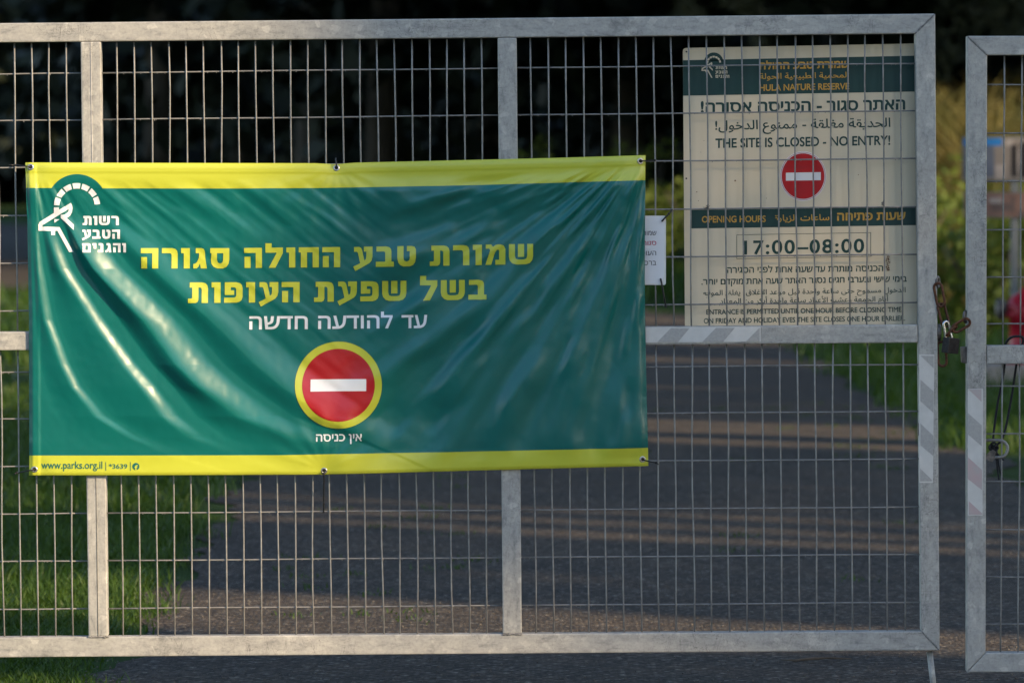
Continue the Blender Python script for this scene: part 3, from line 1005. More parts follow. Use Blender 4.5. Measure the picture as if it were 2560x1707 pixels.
for wd, x0, x1, cap, yl, yr in (('\u05d7\u05d3\u05e9\u05d4', 623.3, 769.4, 33, 822.8, 821.8), ('\u05dc\u05d4\u05d5\u05d3\u05e2\u05d4', 795.3, 981.8, 33, 821.6, 819.8),
                                ('\u05e2\u05d3', 1004, 1067.9, 33, 819.6, 819.0), ('\u05d0\u05d9\u05df \u05db\u05e0\u05d9\u05e1\u05d4', 790.1, 904.9, 18, 1102.8, 1101.6)):
    pieces.append((*text_flat(wd, x0, x1, cap, yl, yr, 0.017), 0.0006, 0))
lay_each('lettering', pieces, bsurf, [M['v_white']], banner, bnorm, LETTER, 'thin white lettering')


def disc(cx, cy, rx_, ry_=None, n=64):
    ry_ = ry_ or rx_
    return [(cx + rx_ * math.cos(2 * math.pi * k / n), cy + ry_ * math.sin(2 * math.pi * k / n)) for k in range(n)]


lay('no_entry_symbol', [(*poly_flat([disc(846.3, 962.4, 108.6)]), 0.0012, 0), (*poly_flat([disc(846.3, 962.6, 90.8)]), 0.0017, 1),
                        (*poly_flat([[(776.6, 948.2), (915.6, 947.2), (915.6, 977.2), (776.6, 978.2)]]), 0.0022, 2)],
    bsurf, [M['v_lime'], M['v_red'], M['v_white']], banner, bnorm, LETTER)


# the emblem: an arch of dashes over an ibex head, traced in its own units (one photo pixel = 6.816 units)
def emblem_polys():
    out = []
    c = (768, 652)
    ro, ri = 393, 300
    for k in range(7):
        a0 = math.radians(180 - 2.5 - k * 25.3); a1 = a0 - math.radians(20.5)
        q = [(c[0] + ro * math.cos(a), c[1] - ro * math.sin(a)) for a in np.linspace(a0, a1, 5)]
        q += [(c[0] + ri * math.cos(a), c[1] - ri * math.sin(a)) for a in np.linspace(a1, a0, 5)]
        out.append(q)
    out.append([(373, 672), (460, 672), (460, 718), (373, 770)])
    # brow and ear
    out.append([(373, 768), (662, 596), (680, 630), (690, 675), (600, 715), (625, 700), (180, 975), (180, 1000), (110, 1008), (110, 965), (135, 918)])
    out.append([(690, 670), (690, 700), (678, 760), (650, 812), (592, 855), (540, 830), (490, 800), (555, 795), (596, 770), (620, 735), (626, 696)])
    # neck
    out.append([(490, 800), (545, 828), (592, 855), (714, 965), (714, 1058), (490, 855)])
    # muzzle, jaw and throat
    out.append([(110, 1000), (180, 1000), (470, 1008), (702, 1430), (632, 1434), (432, 1072), (395, 1072), (392, 1144), (330, 1144), (326, 1074), (110, 1070)])
    out.append([(380, 872), (468, 876), (380, 936)])
    return out


def emblem(ox, oy, k):
    """emblem polygons placed so the arch centre sits at (ox, oy), k photo pixels per traced unit"""
    return [[(ox + (x - 768) * k, oy + (y - 652) * k) for x, y in p] for p in emblem_polys()]


def emblem_words(ox, oy, k):
    f = lambda x, y: (ox + (x - 768) * k, oy + (y - 652) * k)
    out = []
    for wd, x0, x1, a, b in (('\u05e8\u05e9\u05d5\u05ea', 862, 1478, 818, 974), ('\u05d4\u05d8\u05d1\u05e2', 852, 1500, 1052, 1206), ('\u05d5\u05d4\u05d2\u05e0\u05d9\u05dd', 860, 1602, 1282, 1437)):
        p0 = f(x0, a); p1 = f(x1, b)
        out.append(hebrew_block(wd, p0[0], p1[0], p0[1], p0[1], p1[1], p1[1] + 0.3))
    return out


EK = 1 / 6.816
EOX, EOY = 80 + 768 * EK, 420 + 652 * EK
arch = [(x, y) for x, y in disc(EOX, 510.6, 75.0, n=96) if y < 471.6]
arch.sort(key=lambda p: p[0])
arch = [(arch[0][0] - 1.0, 472.0)] + arch + [(arch[-1][0] + 1.0, 472.4)]
pieces = [(*poly_flat([arch]), 0.0006, 0)]
for q in emblem(EOX, EOY, EK): pieces.append((*poly_flat([q]), 0.0011, 1))
lay('emblem', pieces, bsurf, [M['v_green'], M['v_white']], banner, bnorm, LETTER)
lay_each('lettering', [(*q, 0.0009, 0) for q in emblem_words(EOX, EOY, EK)], bsurf, [M['v_white']], banner, bnorm, LETTER, 'short white words beside the animal emblem')
pieces = [(*text_flat('www.parks.org.il', 102.8, 256.0, 18.6, 1171.0, 1171.0, 0.012), 0.0006, 0),
          (*text_flat('*3639', 271.9, 318.3, 11.8, 1171.0, 1171.0, 0.014), 0.0006, 0)]
for x in (264.5, 326.0): pieces.append((*poly_flat([[(x - 0.8, 1154.5), (x + 0.8, 1154.5), (x + 0.8, 1176), (x - 0.8, 1176)]]), 0.0006, 0))
pieces.append((*poly_flat([disc(339.8, 1165.4, 8.9, n=32)]), 0.0006, 0))
pieces.append((*text_flat('f', 336.6, 344.4, 12.8, 1174.2, 1174.2, 0.035), 0.0012, 1))
lay('contact_line', pieces, bsurf, [M['v_teal'], M['v_lime']], banner, bnorm, LETTER)

for ex, ey in EYES:
    m = MB()
    p = bsurf(np.array([ex]), np.array([ey]))[0]
    n = bnorm(np.array([ex]), np.array([ey]))[0]
    prof = [(0.0046, -0.0004), (0.0046, 0.0012), (0.0056, 0.0022), (0.0078, 0.0016), (0.0090, 0.0004), (0.0090, -0.0006), (0.0046, -0.0006)]
    q = Vector((0, 0, 1)).rotation_difference(Vector(n)).to_matrix()
    rings = []
    for r_, h_ in prof:
        rings.append([m.bm.verts.new(Vector(p) + q @ Vector((r_ * math.cos(2 * math.pi * k / 24), r_ * math.sin(2 * math.pi * k / 24), h_))) for k in range(24)])
    for A, B in zip(rings, rings[1:]):
        for k in range(24):
            f = m.bm.faces.new((A[k], A[(k + 1) % 24], B[(k + 1) % 24], B[k])); f.smooth = True
    hole = [m.bm.verts.new(Vector(p) + q @ Vector((0.0048 * math.cos(2 * math.pi * k / 24), 0.0048 * math.sin(2 * math.pi * k / 24), 0.0009))) for k in range(24)]
    f = m.bm.faces.new(hole); f.material_index = 1
    m.build('eyelet', [M['eyelet'], M['black']], banner)


# ================================================================== CABLE TIES
def cable_tie(pts, head, label, group='black cable ties on the gate', w=0.0019, tail=None):
    """pts: list of world points of the strap, head: world point of the square catch"""
    o = empty('cable_tie', head, label, 'cable tie', group)
    m = MB(); m.tube(pts, w, 8); m.build('strap', M['black'], o)
    m = MB(); m.box(head, (0.0058, 0.0055, 0.0066), 0.0012)
    if tail: m.tube([head, tail], w * 0.9, 6)
    m.build('catch', M['black'], o)
    return o


def zp(px, py, Y): return Vector(P(px, py, Y))


cable_tie([zp(76.6, 418, -0.013), zp(72, 416.8, -0.022), zp(58, 415.0, -0.020), zp(45, 413.5, -0.006), zp(36, 412.8, 0.014), zp(35, 413.5, 0.03)], zp(37, 413.5, 0.006), 'black cable tie at the upper left corner of the green banner', tail=zp(22, 412.6, 0.0))
cable_tie([zp(841, 420, -0.012), zp(841, 412, -0.022), zp(840, 403, -0.012), zp(839.5, 398, 0.018), zp(840, 396, 0.03)], zp(840, 405, -0.010), 'short black cable tie over the middle of the top edge of the green banner')
cable_tie([zp(1601, 403, -0.012), zp(1607, 402.6, -0.022), zp(1620, 402, -0.012), zp(1637, 401, 0.018), zp(1640, 400, 0.032)], zp(1637, 401, 0.010), 'black cable tie at the upper right corner of the green banner')
cable_tie([zp(86, 1173.4, -0.012), zp(80, 1174.6, -0.022), zp(64, 1177.5, -0.014), zp(47, 1181, 0.014), zp(40, 1183, 0.03)], zp(42, 1181, 0.008), 'black cable tie at the lower left corner of the green banner', tail=zp(35, 1185.5, 0.004))
cable_tie([zp(810, 1176.6, -0.012), zp(810, 1184, -0.020), zp(809.8, 1196, -0.012), zp(809.4, 1240, 0.010), zp(809.2, 1272, 0.020), zp(809.2, 1280, 0.026)], zp(809.3, 1258, 0.013), 'long black cable tie hanging below the middle of the green banner')
cable_tie([zp(1606.5, 1147.8, -0.012), zp(1611, 1149.5, -0.022), zp(1624, 1153, -0.010), zp(1640, 1156, 0.018), zp(1645, 1157.5, 0.03)], zp(1640, 1156.5, 0.010), 'black cable tie at the lower right corner of the green banner', tail=zp(1646.5, 1160.5, 0.010))
cable_tie([zp(1654.3, 553.8, 0.012), zp(1660, 547.5, 0.010), zp(1670, 537, 0.010), zp(1680, 525.5, 0.018), zp(1682, 523, 0.03)], zp(1672, 534.5, 0.010), 'black cable tie slanting from the top corner of the white paper notice', w=0.0024)
cable_tie([zp(1651.4, 696, 0.012), zp(1654, 707, 0.010), zp(1660, 742, 0.010), zp(1664, 764, 0.016), zp(1665, 768, 0.028)], zp(1664.2, 765, 0.014), 'black cable tie hanging from the lower corner of the white paper notice', w=0.0024)

# ================================================================== PAPER NOTICE
def rrect(x0, y0, x1, y1, r, sl=0.0, n=6):
    """rounded rectangle in pixels; sl = rise in pixels from left to right"""
    out = []
    for cx, cy, a0 in ((x1 - r, y0 + r, -90), (x1 - r, y1 - r, 0), (x0 + r, y1 - r, 90), (x0 + r, y0 + r, 180)):
        for k in range(n + 1):
            a = math.radians(a0 + 90 * k / n)
            out.append((cx + r * math.cos(a), cy + r * math.sin(a)))
    return [(x, y - sl * (x - x0) / (x1 - x0)) for x, y in out]


notice = empty('paper_notice', P(1600, 711, 0.016), 'small white laminated paper notice half hidden behind the green banner', 'notice')
m = MB(); m.pxbox(rrect(1440, 538.5, 1664.8, 711.3, 5, -1.0), 0.0160, 0.0170, 0); m.build('laminate', M['laminate'], notice)
nsurf = lambda px, py, lift: PN(px, py, 0.0160 - lift)
lay('sheet', [(*poly_flat([[(1444, 542), (1650, 541.5), (1661.4, 556), (1660.5, 690), (1651, 708.3), (1444, 708)]]), 0.0005, 0)], nsurf, [M['paper']], notice)
L = []
for s, x1, yb, h, mi, wd in (('\u05e9\u05de\u05d5\u05e8\u05ea', 1641, 588.2, 10.6, 0, 44), ('\u05e1\u05d2\u05d5\u05e8\u05d4', 1640.6, 613.2, 10.6, 1, 44), ('\u05d4\u05e2\u05d5\u05e4\u05d5\u05ea', 1640.4, 638, 10.6, 0, 55), ('\u05d1\u05e8\u05db\u05d4', 1640.4, 662.6, 10.6, 0, 39)):
    L.append((*text_flat(s, x1 - wd, x1, h, yb + 0.4, yb, 0.004), 0.0010, mi))
lay_each('lettering', L, nsurf, [M['ink'], M['ink_red']], notice)

# ================================================================== CREAM BOARD
SY = 0.056
board = empty('information_board', P(2000, 900, SY), 'cream metal information board with dark green bands behind the wire mesh', 'sign')
SL = -0.0190                        # the board hangs slightly turned: pixels of rise per pixel
ssurf = lambda px, py, lift: PN(px, py, SY - lift)
m = MB()
pts = []
x0, x1 = 1707.2, 2330.0
tl = lambda x: 120.4 + (x - 1707) * SL
for k in range(7):
    a = math.radians(180 + 90 * k / 6); pts.append((x0 + 9 + 9 * math.cos(a), tl(x0) + 9 + 9 * math.sin(a)))
pts += [(x1, tl(x1)), (x1 + 4, 835), (1712.4, 846)]
m.pxbox(pts, SY, SY + 0.002, 0)
m.build('panel', M['board'], board)
q = lambda xa_, yl_, xb_, yr_, yl2, yr2: [(xa_, yl_), (xb_, yr_), (xb_, yr2), (xa_ + 0.4, yl2)]
pieces = [(*poly_flat([q(1707.6, 151.3, 2329, 139.2, 239.9, 228.7)]), 0.0005, 0),
          (*poly_flat([q(1727.2, 525.2, 2332, 517.2, 571.3, 562.4)]), 0.0005, 0)]
EX, EY, EKK = 1784.4, 156.0 + 2.6, EK * 0.318 / 1.0
arc2 = [(x, y) for x, y in disc(1784.4, 155.9, 23.9, n=64) if y < 152.5]
arc2.sort(key=lambda p: p[0]); arc2 = [(arc2[0][0], 153.5)] + arc2 + [(arc2[-1][0], 153)]
pieces.append((*poly_flat([arc2]), 0.0005, 0))
lay('header_band', pieces, ssurf, [M['b_green']], board)
pieces = [(*poly_flat([qq]), 0.0011, 0) for qq in emblem(EX, EY, EK * 0.318)]
pieces += [(*w, 0.0011, 0) for w in emblem_words(EX, EY, EK * 0.318)]
lay('emblem', pieces, ssurf, [M['board']], board)
gold = [('\u05e9\u05de\u05d5\u05e8\u05ea \u05d8\u05d1\u05e2 \u05d4\u05d7\u05d5\u05dc\u05d4', 1898.6, 2122.4, 17.6, 173.9, 169.5, 0.028),
        ('\u0627\u0644\u0645\u062d\u0645\u064a\u0629 \u0627\u0644\u0637\u0628\u064a\u0639\u064a\u0629 \u0627\u0644\u062d\u0648\u0644\u0629', 1899, 2122, 14.6, 198.3, 194.2, 0.012),
        ('HULA NATURE RESERVE', 1899, 2123, 16.2, 227.6, 223.6, 0.022),
        ('\u05e9\u05e2\u05d5\u05ea \u05e4\u05ea\u05d9\u05d7\u05d4', 2092.8, 2264, 19.4, 551.2, 548.9, 0.028),
        ('\u0633\u0627\u0639\u0627\u062a \u0627\u0644\u0632\u064a\u0627\u0631\u0629', 1936, 2073.4, 15.6, 552.6, 550.6, 0.012),
        ('OPENING HOURS', 1754.5, 1914.4, 16.4, 556.4, 555.0, 0.022)]
lay_each('lettering', [(*text_flat(s, a, b, c, yl, yr, bo), 0.0011, 0) for s, a, b, c, yl, yr, bo in gold], ssurf, [M['b_gold']], board, label='gold lettering on a dark green band')
dark = [('\u05d4\u05d0\u05ea\u05e8 \u05e1\u05d2\u05d5\u05e8 - \u05d4\u05db\u05e0\u05d9\u05e1\u05d4 \u05d0\u05e1\u05d5\u05e8\u05d4!', 1751.9, 2263.2, 25.6, 281.8, 273.6, 0.028),
        ('\u0627\u0644\u062d\u062f\u064a\u0642\u0629 \u0645\u063a\u0644\u0642\u0629 - \u0645\u0645\u0646\u0648\u0639 \u0627\u0644\u062f\u062e\u0648\u0644!', 1788, 2226, 23.4, 325.0, 317.4, 0.012),
        ('THE SITE IS CLOSED - NO ENTRY!', 1788.5, 2225.6, 23.6, 369.8, 362.0, 0.022),
        ('17:00\u201308:00', 1860, 2160.6, 34.6, 635.4, 630.4, 0.022),
        ('\u05d4\u05db\u05e0\u05d9\u05e1\u05d4 \u05de\u05d5\u05ea\u05e8\u05ea \u05e2\u05d3 \u05e9\u05e2\u05d4 \u05d0\u05d7\u05ea \u05dc\u05e4\u05e0\u05d9 \u05d4\u05e1\u05d2\u05d9\u05e8\u05d4', 1818, 2208, 14.4, 682.4, 677.6, 0.018),
        ('\u05d1\u05d9\u05de\u05d9 \u05e9\u05d9\u05e9\u05d9 \u05d5\u05d1\u05e2\u05e8\u05d1\u05d9 \u05d7\u05d2\u05d9\u05dd \u05e0\u05e1\u05d2\u05e8 \u05d4\u05d0\u05ea\u05e8 \u05e9\u05e2\u05d4 \u05d0\u05d7\u05ea \u05de\u05d5\u05e7\u05d3\u05dd \u05d9\u05d5\u05ea\u05e8.', 1753.5, 2267, 13.8, 711.6, 703.8, 0.018),
        ('\u0627\u0644\u062f\u062e\u0648\u0644 \u0645\u0633\u0645\u0648\u062d \u062d\u062a\u0649 \u0633\u0627\u0639\u0629 \u0648\u0627\u062d\u062f\u0629 \u0642\u0628\u0644 \u0645\u0648\u0639\u062f \u0627\u0644\u0625\u063a\u0644\u0627\u0642\u060c \u064a\u063a\u0644\u0642 \u0627\u0644\u0645\u0648\u0642\u0639', 1757, 2264, 13.2, 738.4, 730.4, 0.008),
        ('\u0623\u064a\u0627\u0645 \u0627\u0644\u062c\u0645\u0639\u0629 \u0648\u0639\u0634\u064a\u0629 \u0627\u0644\u0623\u0639\u064a\u0627\u062f \u0633\u0627\u0639\u0629 \u0648\u0627\u062d\u062f\u0629 \u0623\u0628\u0643\u0631 \u0645\u0646 \u0627\u0644\u0645\u0639\u062a\u0627\u062f', 1799.4, 2221, 13.2, 759.2, 753.2, 0.008),
        ('ENTRANCE IS PERMITTED UNTIL ONE HOUR BEFORE CLOSING TIME.', 1765.8, 2256.6, 12.6, 786.2, 779.4, 0.018),
        ('ON FRIDAY AND HOLIDAY EVES THE SITE CLOSES ONE HOUR EARLIER.', 1759.3, 2263, 12.6, 808.2, 801.4, 0.018)]
lay_each('lettering', [(*text_flat(s, a, b, c, yl, yr, bo), 0.0005, 0) for s, a, b, c, yl, yr, bo in dark], ssurf, [M['b_green']], board, label='dark green lettering on the cream panel')
pieces = []
bl, br, bt_l, bt_r, bb_l, bb_r = 1841.7, 2176.8, 587.3, 581.8, 647.0, 641.0
for A, B in (((bl, bt_l), (br, bt_r)), ((bl, bb_l), (br, bb_r))):
    pieces.append((*poly_flat([[(A[0], A[1] - .55), (B[0], B[1] - .55), (B[0], B[1] + .55), (A[0], A[1] + .55)]]), 0.0005, 0))
for x, a, b in ((bl, bt_l, bb_l), (br, bt_r, bb_r)):
    pieces.append((*poly_flat([[(x - .5, a), (x + .5, a), (x + .5, b), (x - .5, b)]]), 0.0009, 0))
lay('outline_box', pieces, ssurf, [M['b_green']], board)
cx, cy = 2007.7, 440.8
lay('no_entry_symbol', [(*poly_flat([disc(cx, cy, 58, 62)]), 0.0005, 0), (*poly_flat([disc(cx, cy, 56.2, 60)]), 0.0009, 1), (*poly_flat([disc(cx, cy, 55.2, 58.9)]), 0.0013, 0),
                        (*poly_flat([disc(cx, cy, 53.4, 57)]), 0.0017, 1), (*poly_flat([[(1964.6, 432.2), (2052, 430.8), (2052, 450.8), (1964.6, 452.2)]]), 0.0021, 0)],
    ssurf, [M['b_white'], M['b_red']], board)
for x, y in ((1716, 130), (1715.8, 446.4)):
    m = MB(); m.lathe(P(x, y, SY - 0.0004), [(0.0024, -0.001), (0.0024, 0.0), ], 12, 'y'); m.build('fixing_hole', M['ink'], board)
bm_ = []
for k in range(26):
    t = k / 25
    bm_.append(disc(2220 + 3 * math.sin(k * 1.9) + random.uniform(-1.4, 1.4), lerp(640, 676, t), random.uniform(.8, 2.2), n=7))
lay('mud_smear', [(*poly_flat([d]), 0.0024 + 0.00005 * i, 0) for i, d in enumerate(bm_)], ssurf, [M['mud']], board)
bm_ = []
for x, y, r_ in ((1838, 452, 2.2), (1742, 480, 1.4), (1746, 502, 1.0), (1916, 496, 1.0), (2146, 437, 1.2), (1760, 352, 0.9), (1752, 381, 0.8)): bm_.append(disc(x, y, r_, n=8))
lay_each('dirt_spot', [(*poly_flat([d]), 0.0024, 0) for d in bm_], ssurf, [M['mud']], board)


def wire_tie(x, y, n, label):
    o = empty('wire_tie', P(x, y, 0.02), label, 'wire tie', 'twisted wire ties above the dark band')
    m = MB()
    m.tube([P(x + 3.2 * math.sin(k * 1.1), y - 10 * k / 14, 0.024 - 0.007 * math.cos(k * 1.1)) for k in range(15)], 0.0008, 6)
    for dx, dy in n: m.tube([P(x, y - 2, 0.020), P(x + dx * .5, y + dy * .5 - 2, 0.016), P(x + dx, y + dy - 2, 0.018)], 0.0008, 6)
    m.build('twist', M['steel_dark'], o)


wire_tie(1768.5, 521.5, [(-11, -1), (-7, 3), (6, -5)], 'bent wire tie with loose ends on the mesh at the left of the cream board')
wire_tie(2206.5, 514, [(2, -10)], 'small curled wire tie on the mesh at the right of the cream board')


# ================================================================== CHAIN AND PADLOCK
def oval(px, py, ang, L_, W_, thick, Y, roll=0.0, n=28):
    """stadium-shaped link: centre in pixels, long axis angle in the picture (deg from +x, clockwise), sizes in metres"""
    c = Vector(P(px, py, Y))
    a = math.radians(ang)
    u = Vector((math.cos(a), 0, -math.sin(a)))
    v0 = Vector((math.sin(a), 0, math.cos(a)))
    v = v0 * math.cos(roll) + Vector((0, -1, 0)) * math.sin(roll)
    hl, hw = L_ / 2 - W_ / 2, W_ / 2 - thick / 2
    pts = []
    for k in range(n // 2 + 1):
        t = -math.pi / 2 + math.pi * k / (n // 2)
        pts.append(c + u * (hl + hw * math.cos(t)) + v * hw * math.sin(t))
    for k in range(n // 2 + 1):
        t = math.pi / 2 + math.pi * k / (n // 2)
        pts.append(c + u * (-hl + hw * math.cos(t)) + v * hw * math.sin(t))
    return pts


def z8(x, y): return (2300 + x / 6.031, 660 + y / 6.031)


chain = empty('chain', P(2352, 760, 0), 'rusty brown chain links joining the two gate leaves', 'chain')
TH = 0.0075
for (x, y), ang, L_, W_, Yc, roll in ((z8(293, 465), 79, 0.072, 0.030, -0.004, 0.35), (z8(352, 770), 75, 0.072, 0.030, 0.003, -0.45),
                                      (z8(620, 925), -31, 0.060, 0.030, -0.009, 0.25), (z8(476, 1010), -46, 0.046, 0.027, -0.004, 1.25),
                                      (z8(333, 1355), 87, 0.074, 0.030, 0.012, 0.25)):
    m = MB(); m.tube(oval(x, y, ang, L_, W_, TH, Yc, roll), TH / 2, 10, closed=True); m.build('link', M['rust'], chain)

lock = empty('padlock', P(2374, 880, 0), 'dark worn padlock with a bright shackle hanging on the chain', 'padlock')
m = MB()
rot = Matrix.Rotation(math.radians(-7), 3, 'Y').inverted() @ Matrix.Rotation(math.radians(38), 3, 'Z')
pc = Vector(P(*z8(462, 1228), -0.004))
m.box(pc, (0.040, 0.027, 0.043), 0.0026, rot=rot)
m.build('body', M['lock'], lock)
m = MB()
s0 = Vector(P(*z8(388, 1105), -0.006)); s1 = Vector(P(*z8(478, 1108), 0.000))
top0 = Vector(P(*z8(356, 905), -0.006)); top1 = Vector(P(*z8(428, 905), 0.000))
mid = (top0 + top1) / 2 + Vector((0, 0, 0.006))
pts = [s0 - Vector((0, 0, 0.004)), s0, s0.lerp(top0, .5), top0]
for k in range(1, 8):
    t = math.pi * k / 8
    pts.append(top0.lerp(top1, (1 - math.cos(t)) / 2) + Vector((0, 0, 0.007 * math.sin(t))))
pts += [top1, top1.lerp(s1, .5), s1, s1 - Vector((0, 0, 0.004))]
m.tube(pts, 0.0043, 12)
m.build('shackle', M['chrome'], lock)


# ================================================================== ROPE
def twist(m, pts, r, pitch=0.014, strands=3):
    """laid rope: strands wound round a smoothed path"""
    P_ = [Vector(p) for p in pts]
    dense = []
    for i in range(len(P_) - 1):
        p0 = P_[max(i - 1, 0)]; p1 = P_[i]; p2 = P_[i + 1]; p3 = P_[min(i + 2, len(P_) - 1)]
        n = max(4, int((p2 - p1).length / 0.0025))
        for k in range(n):
            t = k / n
            dense.append(0.5 * ((2 * p1) + (p2 - p0) * t + (2 * p0 - 5 * p1 + 4 * p2 - p3) * t * t + (3 * p1 - p0 - 3 * p2 + p3) * t ** 3))
    dense.append(P_[-1])
    for s in range(strands):
        out = []; d = 0
        for i, p in enumerate(dense):
            if i: d += (p - dense[i - 1]).length
            t = (dense[min(i + 1, len(dense) - 1)] - dense[max(i - 1, 0)]).normalized()
            a = t.cross(Vector((0, 1, 0)));
            a = a.normalized() if a.length > 1e-3 else Vector((1, 0, 0))
            b = t.cross(a)
            ph = 2 * math.pi * (d / pitch + s / strands)
            out.append(p + (a * math.cos(ph) + b * math.sin(ph)) * r * 0.5)
        m.tube(out, r * 0.58, 6)


rope = empty('rope', P(2520, 870, 0.06), 'black twisted rope looped over the narrow gate leaf and knotted to its loop', 'rope')
m = MB()
twist(m, [zp(2483.5, 1100, 0.030), zp(2484.5, 1080, 0.034), zp(2494, 1010, 0.056), zp(2507, 945, 0.060), zp(2512, 905, 0.060), zp(2512.5, 868, 0.060), zp(2518, 852, 0.056), zp(2530, 842.5, 0.03), zp(2545, 840.5, 0.01), zp(2556, 843, 0.02),
          zp(2557, 856, 0.056), zp(2549, 880, 0.060), zp(2541, 912, 0.060), zp(2530, 985, 0.058), zp(2514, 1070, 0.050), zp(2503, 1100, 0.036), zp(2492, 1112, 0.030)], 0.0034)
m.build('strand', M['rope'], rope)
m = MB()
for k, (dx, dy, rr) in enumerate(((0, 0, 7), (5, 6, 6), (-5, 5, 6), (2, 12, 6))):
    c = zp(2484 + dx, 1113 + dy, 0.030)
    twist(m, [c + Vector((rr * PX * math.cos(a + k), -0.006 * math.sin(a * 1.0), rr * PX * math.sin(a + k))) for a in np.linspace(0, 6.0, 9)], 0.0032)
m.build('knot', M['rope'], rope)
for pts in ([zp(2488, 1128, 0.028), zp(2491, 1150, 0.026), zp(2494, 1175, 0.028), zp(2497.5, 1199, 0.026)], [zp(2490, 1128, 0.032), zp(2495, 1150, 0.034), zp(2500, 1178, 0.03), zp(2507, 1198, 0.03)], [zp(2492, 1132, 0.03), zp(2502, 1144, 0.024), zp(2510, 1150, 0.024)]):
    m = MB(); twist(m, pts, 0.0026); m.build('loose_end', M['rope'], rope)

# ================================================================== BACKGROUND OBJECTS
HYX, HYY = 3.42, 21.6
cb = empty('concrete_block', (HYX, HYY, 0), 'grey concrete block standing in the grass under the red hydrant', 'block')
m = MB(); m.box((HYX + 0.02, HYY, 0.078), (0.62, 0.5, 0.156), 0.015); m.build('block', M['concrete'], cb)
hyd = empty('fire_hydrant', (HYX, HYY, 0.156), 'blurred red fire hydrant behind the narrow gate leaf', 'hydrant')
m = MB(); m.lathe((HYX, HYY, 0.156), [(0.14, 0), (0.14, 0.03), (0.105, 0.035), (0.10, 0.30), (0.135, 0.305), (0.135, 0.34), (0.115, 0.35)], 28); m.build('barrel', M['hydrant'], hyd)
m = MB(); m.lathe((HYX, HYY, 0.506), [(0.125, 0), (0.13, 0.01), (0.12, 0.05), (0.09, 0.095), (0.045, 0.12), (0.03, 0.125), (0.03, 0.155), (0.005, 0.156)], 28); m.build('bonnet', M['hydrant'], hyd)
for s in (-1, 1):
    m = MB(); m.lathe((HYX + s * 0.09, HYY, 0.515), [(0.055, 0), (0.055, s * 0.05), (0.07, s * 0.052), (0.07, s * 0.095), (0.03, s * 0.105)], 20, 'x'); m.build('outlet_cap', M['hydrant'] if s > 0 else M['steel_dark'], hyd)
m = MB(); m.lathe((HYX, HYY - 0.09, 0.50), [(0.07, 0), (0.07, -0.06), (0.085, -0.062), (0.085, -0.1), (0.03, -0.11)], 20, 'y'); m.build('outlet_cap', M['hydrant'], hyd)


def flatmat(name, c): return mat_noisy(name, tuple(v * 0.85 for v in c), tuple(v * 1.15 for v in c), 9, 0.4)


BY = 24.0
disp = empty('display_stand', (3.9, BY, 0), 'blurred picture display on grey posts beyond the narrow gate leaf', 'display')
for x in (3.575, 4.55):
    m = MB(); m.box((x, BY + 0.04, 0.84), (0.052, 0.05, 1.68), 0.006); m.build('post', M['post_grey'], disp)
pc_ = {'blue': flatmat('print_blue', (0.01, 0.13, 0.42)), 'dkblue': flatmat('print_dark_blue', (0.07, 0.09, 0.14)), 'grey': flatmat('print_grey', (0.161, 0.149, 0.149)), 'black': flatmat('print_black', (0.012, 0.010, 0.012)),
       'pale': flatmat('print_pale', (0.260, 0.248, 0.260)), 'pink': flatmat('print_pink', (0.167, 0.105, 0.093)), 'brown': flatmat('print_brown', (0.10, 0.075, 0.075)), 'frame': flatmat('print_frame', (0.10, 0.12, 0.14))}


def zb(x, y): return (2300 + x / 3.0154, 200 + y / 3.0154)


dsurf = lambda px, py, lift: PN(px, py, BY - lift)


def panel(x0, y0, x1, y1, blocks):
    m = MB(); m.pxbox([zb(x0, y0), zb(x1, y0), zb(x1, y1), zb(x0, y1)], BY, BY + 0.014, 0.002)
    o = m.build('picture_panel', pc_['frame'], disp)
    keys = list(pc_)
    ps = []
    for i, (k, a, b, c, d) in enumerate(blocks):
        ps.append((*poly_flat([[zb(a, b), zb(c, b), zb(c, d), zb(a, d)]]), 0.001 + 0.0006 * i, keys.index(k)))
    e = lay('pictures', ps, dsurf, [pc_[k] for k in keys], o)
    e.matrix_parent_inverse = o.matrix_world.inverted() if False else Matrix.Translation(-disp.location) @ Matrix() if False else e.matrix_parent_inverse
    return o


panel(322, 430, 1500, 762, [('grey', 330, 440, 1490, 755), ('blue', 330, 440, 620, 496), ('dkblue', 330, 496, 560, 735), ('pale', 565, 640, 640, 748), ('pale', 640, 445, 700, 500), ('black', 688, 490, 732, 730), ('pale', 734, 520, 752, 700), ('black', 760, 470, 1100, 735), ('blue', 1150, 470, 1450, 560)])
panel(330, 846, 1500, 1040, [('pink', 336, 852, 1490, 1034), ('pale', 520, 890, 620, 930), ('brown', 540, 930, 690, 985), ('brown', 690, 880, 712, 1000), ('pink', 720, 880, 1490, 960), ('brown', 740, 990, 1480, 1030)])


tw = empty('twig', P(2050, 1650, 1.4), 'thin brown dry twig lying on the asphalt under the gate', 'twig')
m = MB()
g0 = lambda px, py: (lambda d: (CAM.x + (px - 1280) / FPX * d, CAM.y + d, 0.016))(FPX * (CAM.z - 0.012) / (py - 413.6) / 1.0005)
m.tube([g0(1955, 1653), g0(1990, 1655), g0(2030, 1650), g0(2075, 1648), g0(2130, 1651)], [.002, .004, .0055, .004, .002], 7)
m.build('stem', M['bark'], tw)


# ================================================================== PLANTS
def unit(n):
    v = RNG.normal(size=(n, 3)); return v / np.linalg.norm(v, axis=1, keepdims=True)


